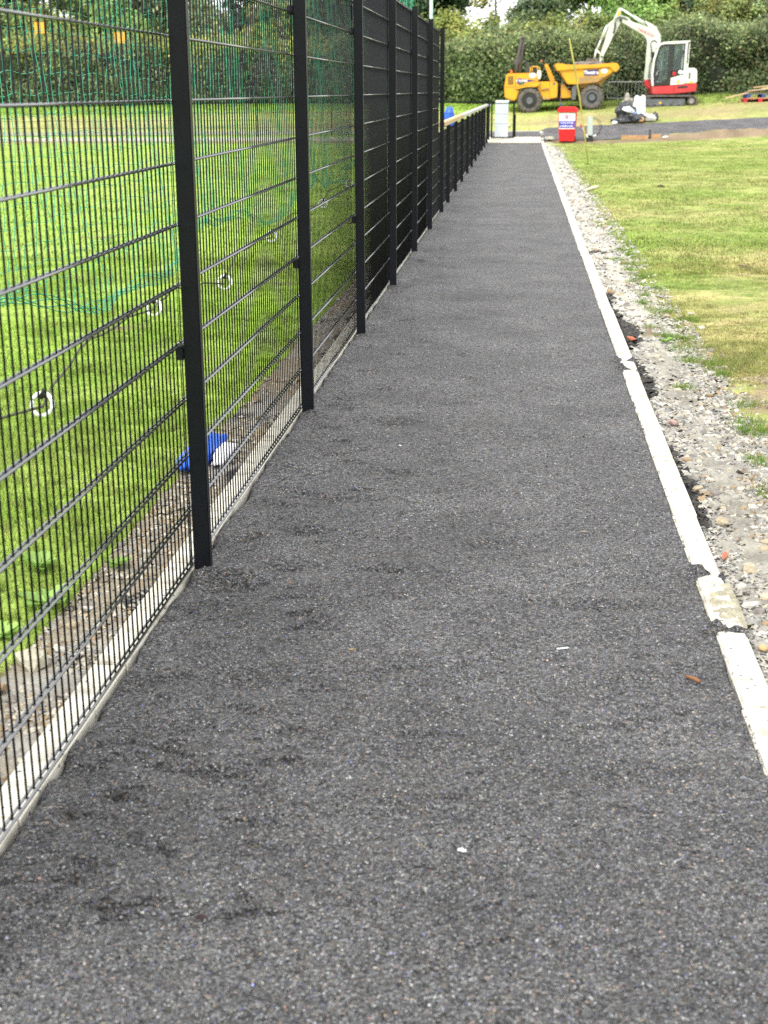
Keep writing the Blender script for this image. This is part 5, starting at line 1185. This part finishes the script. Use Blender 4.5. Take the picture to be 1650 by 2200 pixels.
# behind the right hand hedges, left to right
tree('tree', -4.2, 66, 9, 1.6, 5.0, 9000, DK, 'dark green broad tree left of the bright gap of sky', squash=1.6)
tree('tree', -5.6, 68, 9, 2.4, 5.2, 8000, DK+GG, 'grey green tree partly hidden behind the end of the tall fence', squash=1.5)
tree('bush', -3.0, 61, 3.2, 1.05, 2.35, 7000, YG, 'rounded yellow bush with orange tips above the hedge', size=(.05, .10), cat='bush')
tree('bush', -1.6, 60.5, 2.6, .8, 1.95, 4500, YG+GG, 'thin yellow green bush under the bare tree', size=(.05, .10), cat='bush')
tree('bare_tree', -1.15, 62, 7.5, 1.0, 3, 500, YG, 'bare pale tree standing in the gap of sky', trunk=.07, bare=True)
b = MB(); b.tube([(0, 0, 0), (0, 0, 9)], .10, 10); o = b.build('utility_pole', mat('pale_pole', (.40, .40, .36), .8), smooth=True); o.location = (-.15, 66, G(0, 66)); tag(o, 'pale straight pole rising through the sky gap', 'pole')
tree('bush', -.35, 60.5, 2.9, .75, 2.05, 5000, YG+LG[:1], 'yellow green bush right of the bare tree', size=(.05, .10), cat='bush')
tree('tree', .9, 64, 4.2, 1.2, 3.1, 7000, GG+DK, 'grey green round headed tree right of the pale pole', size=(.06, .12))
tree('bush', 1.2, 60.3, 2.8, 1.0, 2.0, 8000, YG, 'bright yellow green bush behind the dumper roll bar', size=(.05, .10), cat='bush')
tree('tree', 3.0, 67, 9, 2.2, 5.4, 7000, DK+GG, 'dark spreading tree with sky showing between its leaves', squash=1.1)
tree('bush', 2.7, 60.3, 2.9, .9, 2.1, 7000, YG, 'yellow leaved bush left of the excavator arm', size=(.05, .10), cat='bush')
tree('tree', 4.5, 61.5, 5.2, 1.5, 3.5, 14000, LG, 'fresh light green tree behind the excavator arm', size=(.06, .13), squash=1.3)
tree('tree', 6.8, 63, 6.5, 1.7, 3.9, 12000, DK+BR, 'dull brown green tree above the excavator cab', size=(.06, .12), squash=1.3)
tree('bush', 8.2, 60.5, 3.3, 1.2, 2.5, 9000, YG+GG, 'yellow flecked bush right of the excavator cab', size=(.05, .10), cat='bush')
tree('bush', 6.6, 60.2, 2.9, 1.0, 2.1, 7000, GG+YG, 'grey green bush just behind the cab roof', size=(.05, .10), cat='bush')
tree('bush', 10.3, 60.5, 3.0, 1.2, 2.3, 8000, GG+BR, 'tangled grey green bush at the right edge of the photo', size=(.05, .10), cat='bush')
tree('tree', 9.6, 68, 8, 2.2, 4.6, 8000, LG+YG, 'light green tree furthest right beyond the hedge', squash=1.2)
tree('tree', 12.5, 66, 8, 2.2, 4.6, 7000, DK, 'dark tree beyond the right end of the hedge', squash=1.2)
tree('tree', 1.0, 74, 7, 1.5, 3.6, 4000, DK+GG, 'distant grey tree low behind the round headed tree', squash=1.0)
xb = [(-2.3, 59.6, YG), (-1.3, 59.4, GG), (-.2, 59.5, GG+YG), (.5, 59.6, YG), (1.9, 59.5, YG+GG), (3.4, 59.6, GG+YG), (5.4, 59.6, LG+GG), (7.4, 59.5, GG), (9.2, 59.6, GG+YG)]
xl = ['above the bare gap beside the tall fence end', 'just left of the bare tree foot', 'just right of the bare tree foot', 'over the dumper engine cover', 'over the left end of the dumper tub', 'over the raised dipper arm', 'behind the excavator boom elbow', 'over the rear of the excavator cab', 'right of the excavator at hedge height']
for (x, y, p_), lab in zip(xb, xl): tree('bush', x, y, 2.6, .75, 2.0, 4200, p_, 'scrubby bush on the hedge top '+lab, size=(.05, .10), cat='bush', trunk=.05)
# far left, seen through the wires
left_trees = [(-26.5, 63, DK, 'dark tree furthest left beyond the pitch'), (-22.8, 64, GG+LG, 'pale green tree second from the left beyond the pitch'), (-19.2, 65, LG+YG, 'light green tree left of the first fence post'),
              (-15.8, 63, DK+GG, 'dark green tree seen through the near panel beside the post'), (-12.4, 65, DK, 'dark tree seen between the first and second posts'), (-9.0, 64, DK+YG, 'mixed green tree beside the second fence post')]
for x, y, p, lab in left_trees: tree('tree', x, y, 8.5, 1.9, 4.4, 8000, p, lab, size=(.10, .2), squash=1.3)
for x, p, lab in ((-24.5, YG, 'yellow green bush furthest left above the long hedge'), (-20.6, YG+LG, 'yellow green bush under the light green tree'), (-17.3, LG, 'light green bush above the long hedge near the first post'), (-10.6, YG, 'yellow bush above the hedge between the first two posts'), (-13.8, GG, 'grey green bush above the hedge beside the first post')):
    tree('bush', x, 60.5, 3.4, 1.3, 2.6, 6000, p, lab, size=(.08, .15), cat='bush')
for x, lab, xx in ((-19.5, 'left one of the two orange signs above the far hedge', 4.15), (-16.2, 'right one of the two orange signs above the far hedge', 3.75)):
    b = MB(); b.box(-.22, .22, -.02, .02, -.22, .22); o = b.build('sign', mat('orange_sign_face', (.75, .36, .03), .5), bevel=.01); o.location = (x, 56.6, xx); tag(o, lab, 'sign')
    b = MB(); b.box(-.015, .015, .022, .05, -3.4, .15); b.build('sign_post', M_dark, o)

# far wood closing the view
N = 16000; xx = rng.uniform(-60, 50, N); zz = rng.uniform(0, 1, N)
tz = 2.6+1.3*vnoise(xx, xx*0, .12, 81)+.9*vnoise(xx, xx*0, .5, 82)
P = np.stack([xx, 95+rng.normal(0, 1.5, N), gz(xx, xx*0+95)+zz*tz], 1)
w = leaf_mesh('distant_wood', P, np.tile([0., -1, .5], (N, 1)), rng.uniform(.25, .5, N), pick(DK+GG, N)); tag(w, 'low hazy line of distant trees behind everything', 'wood', kind='stuff')
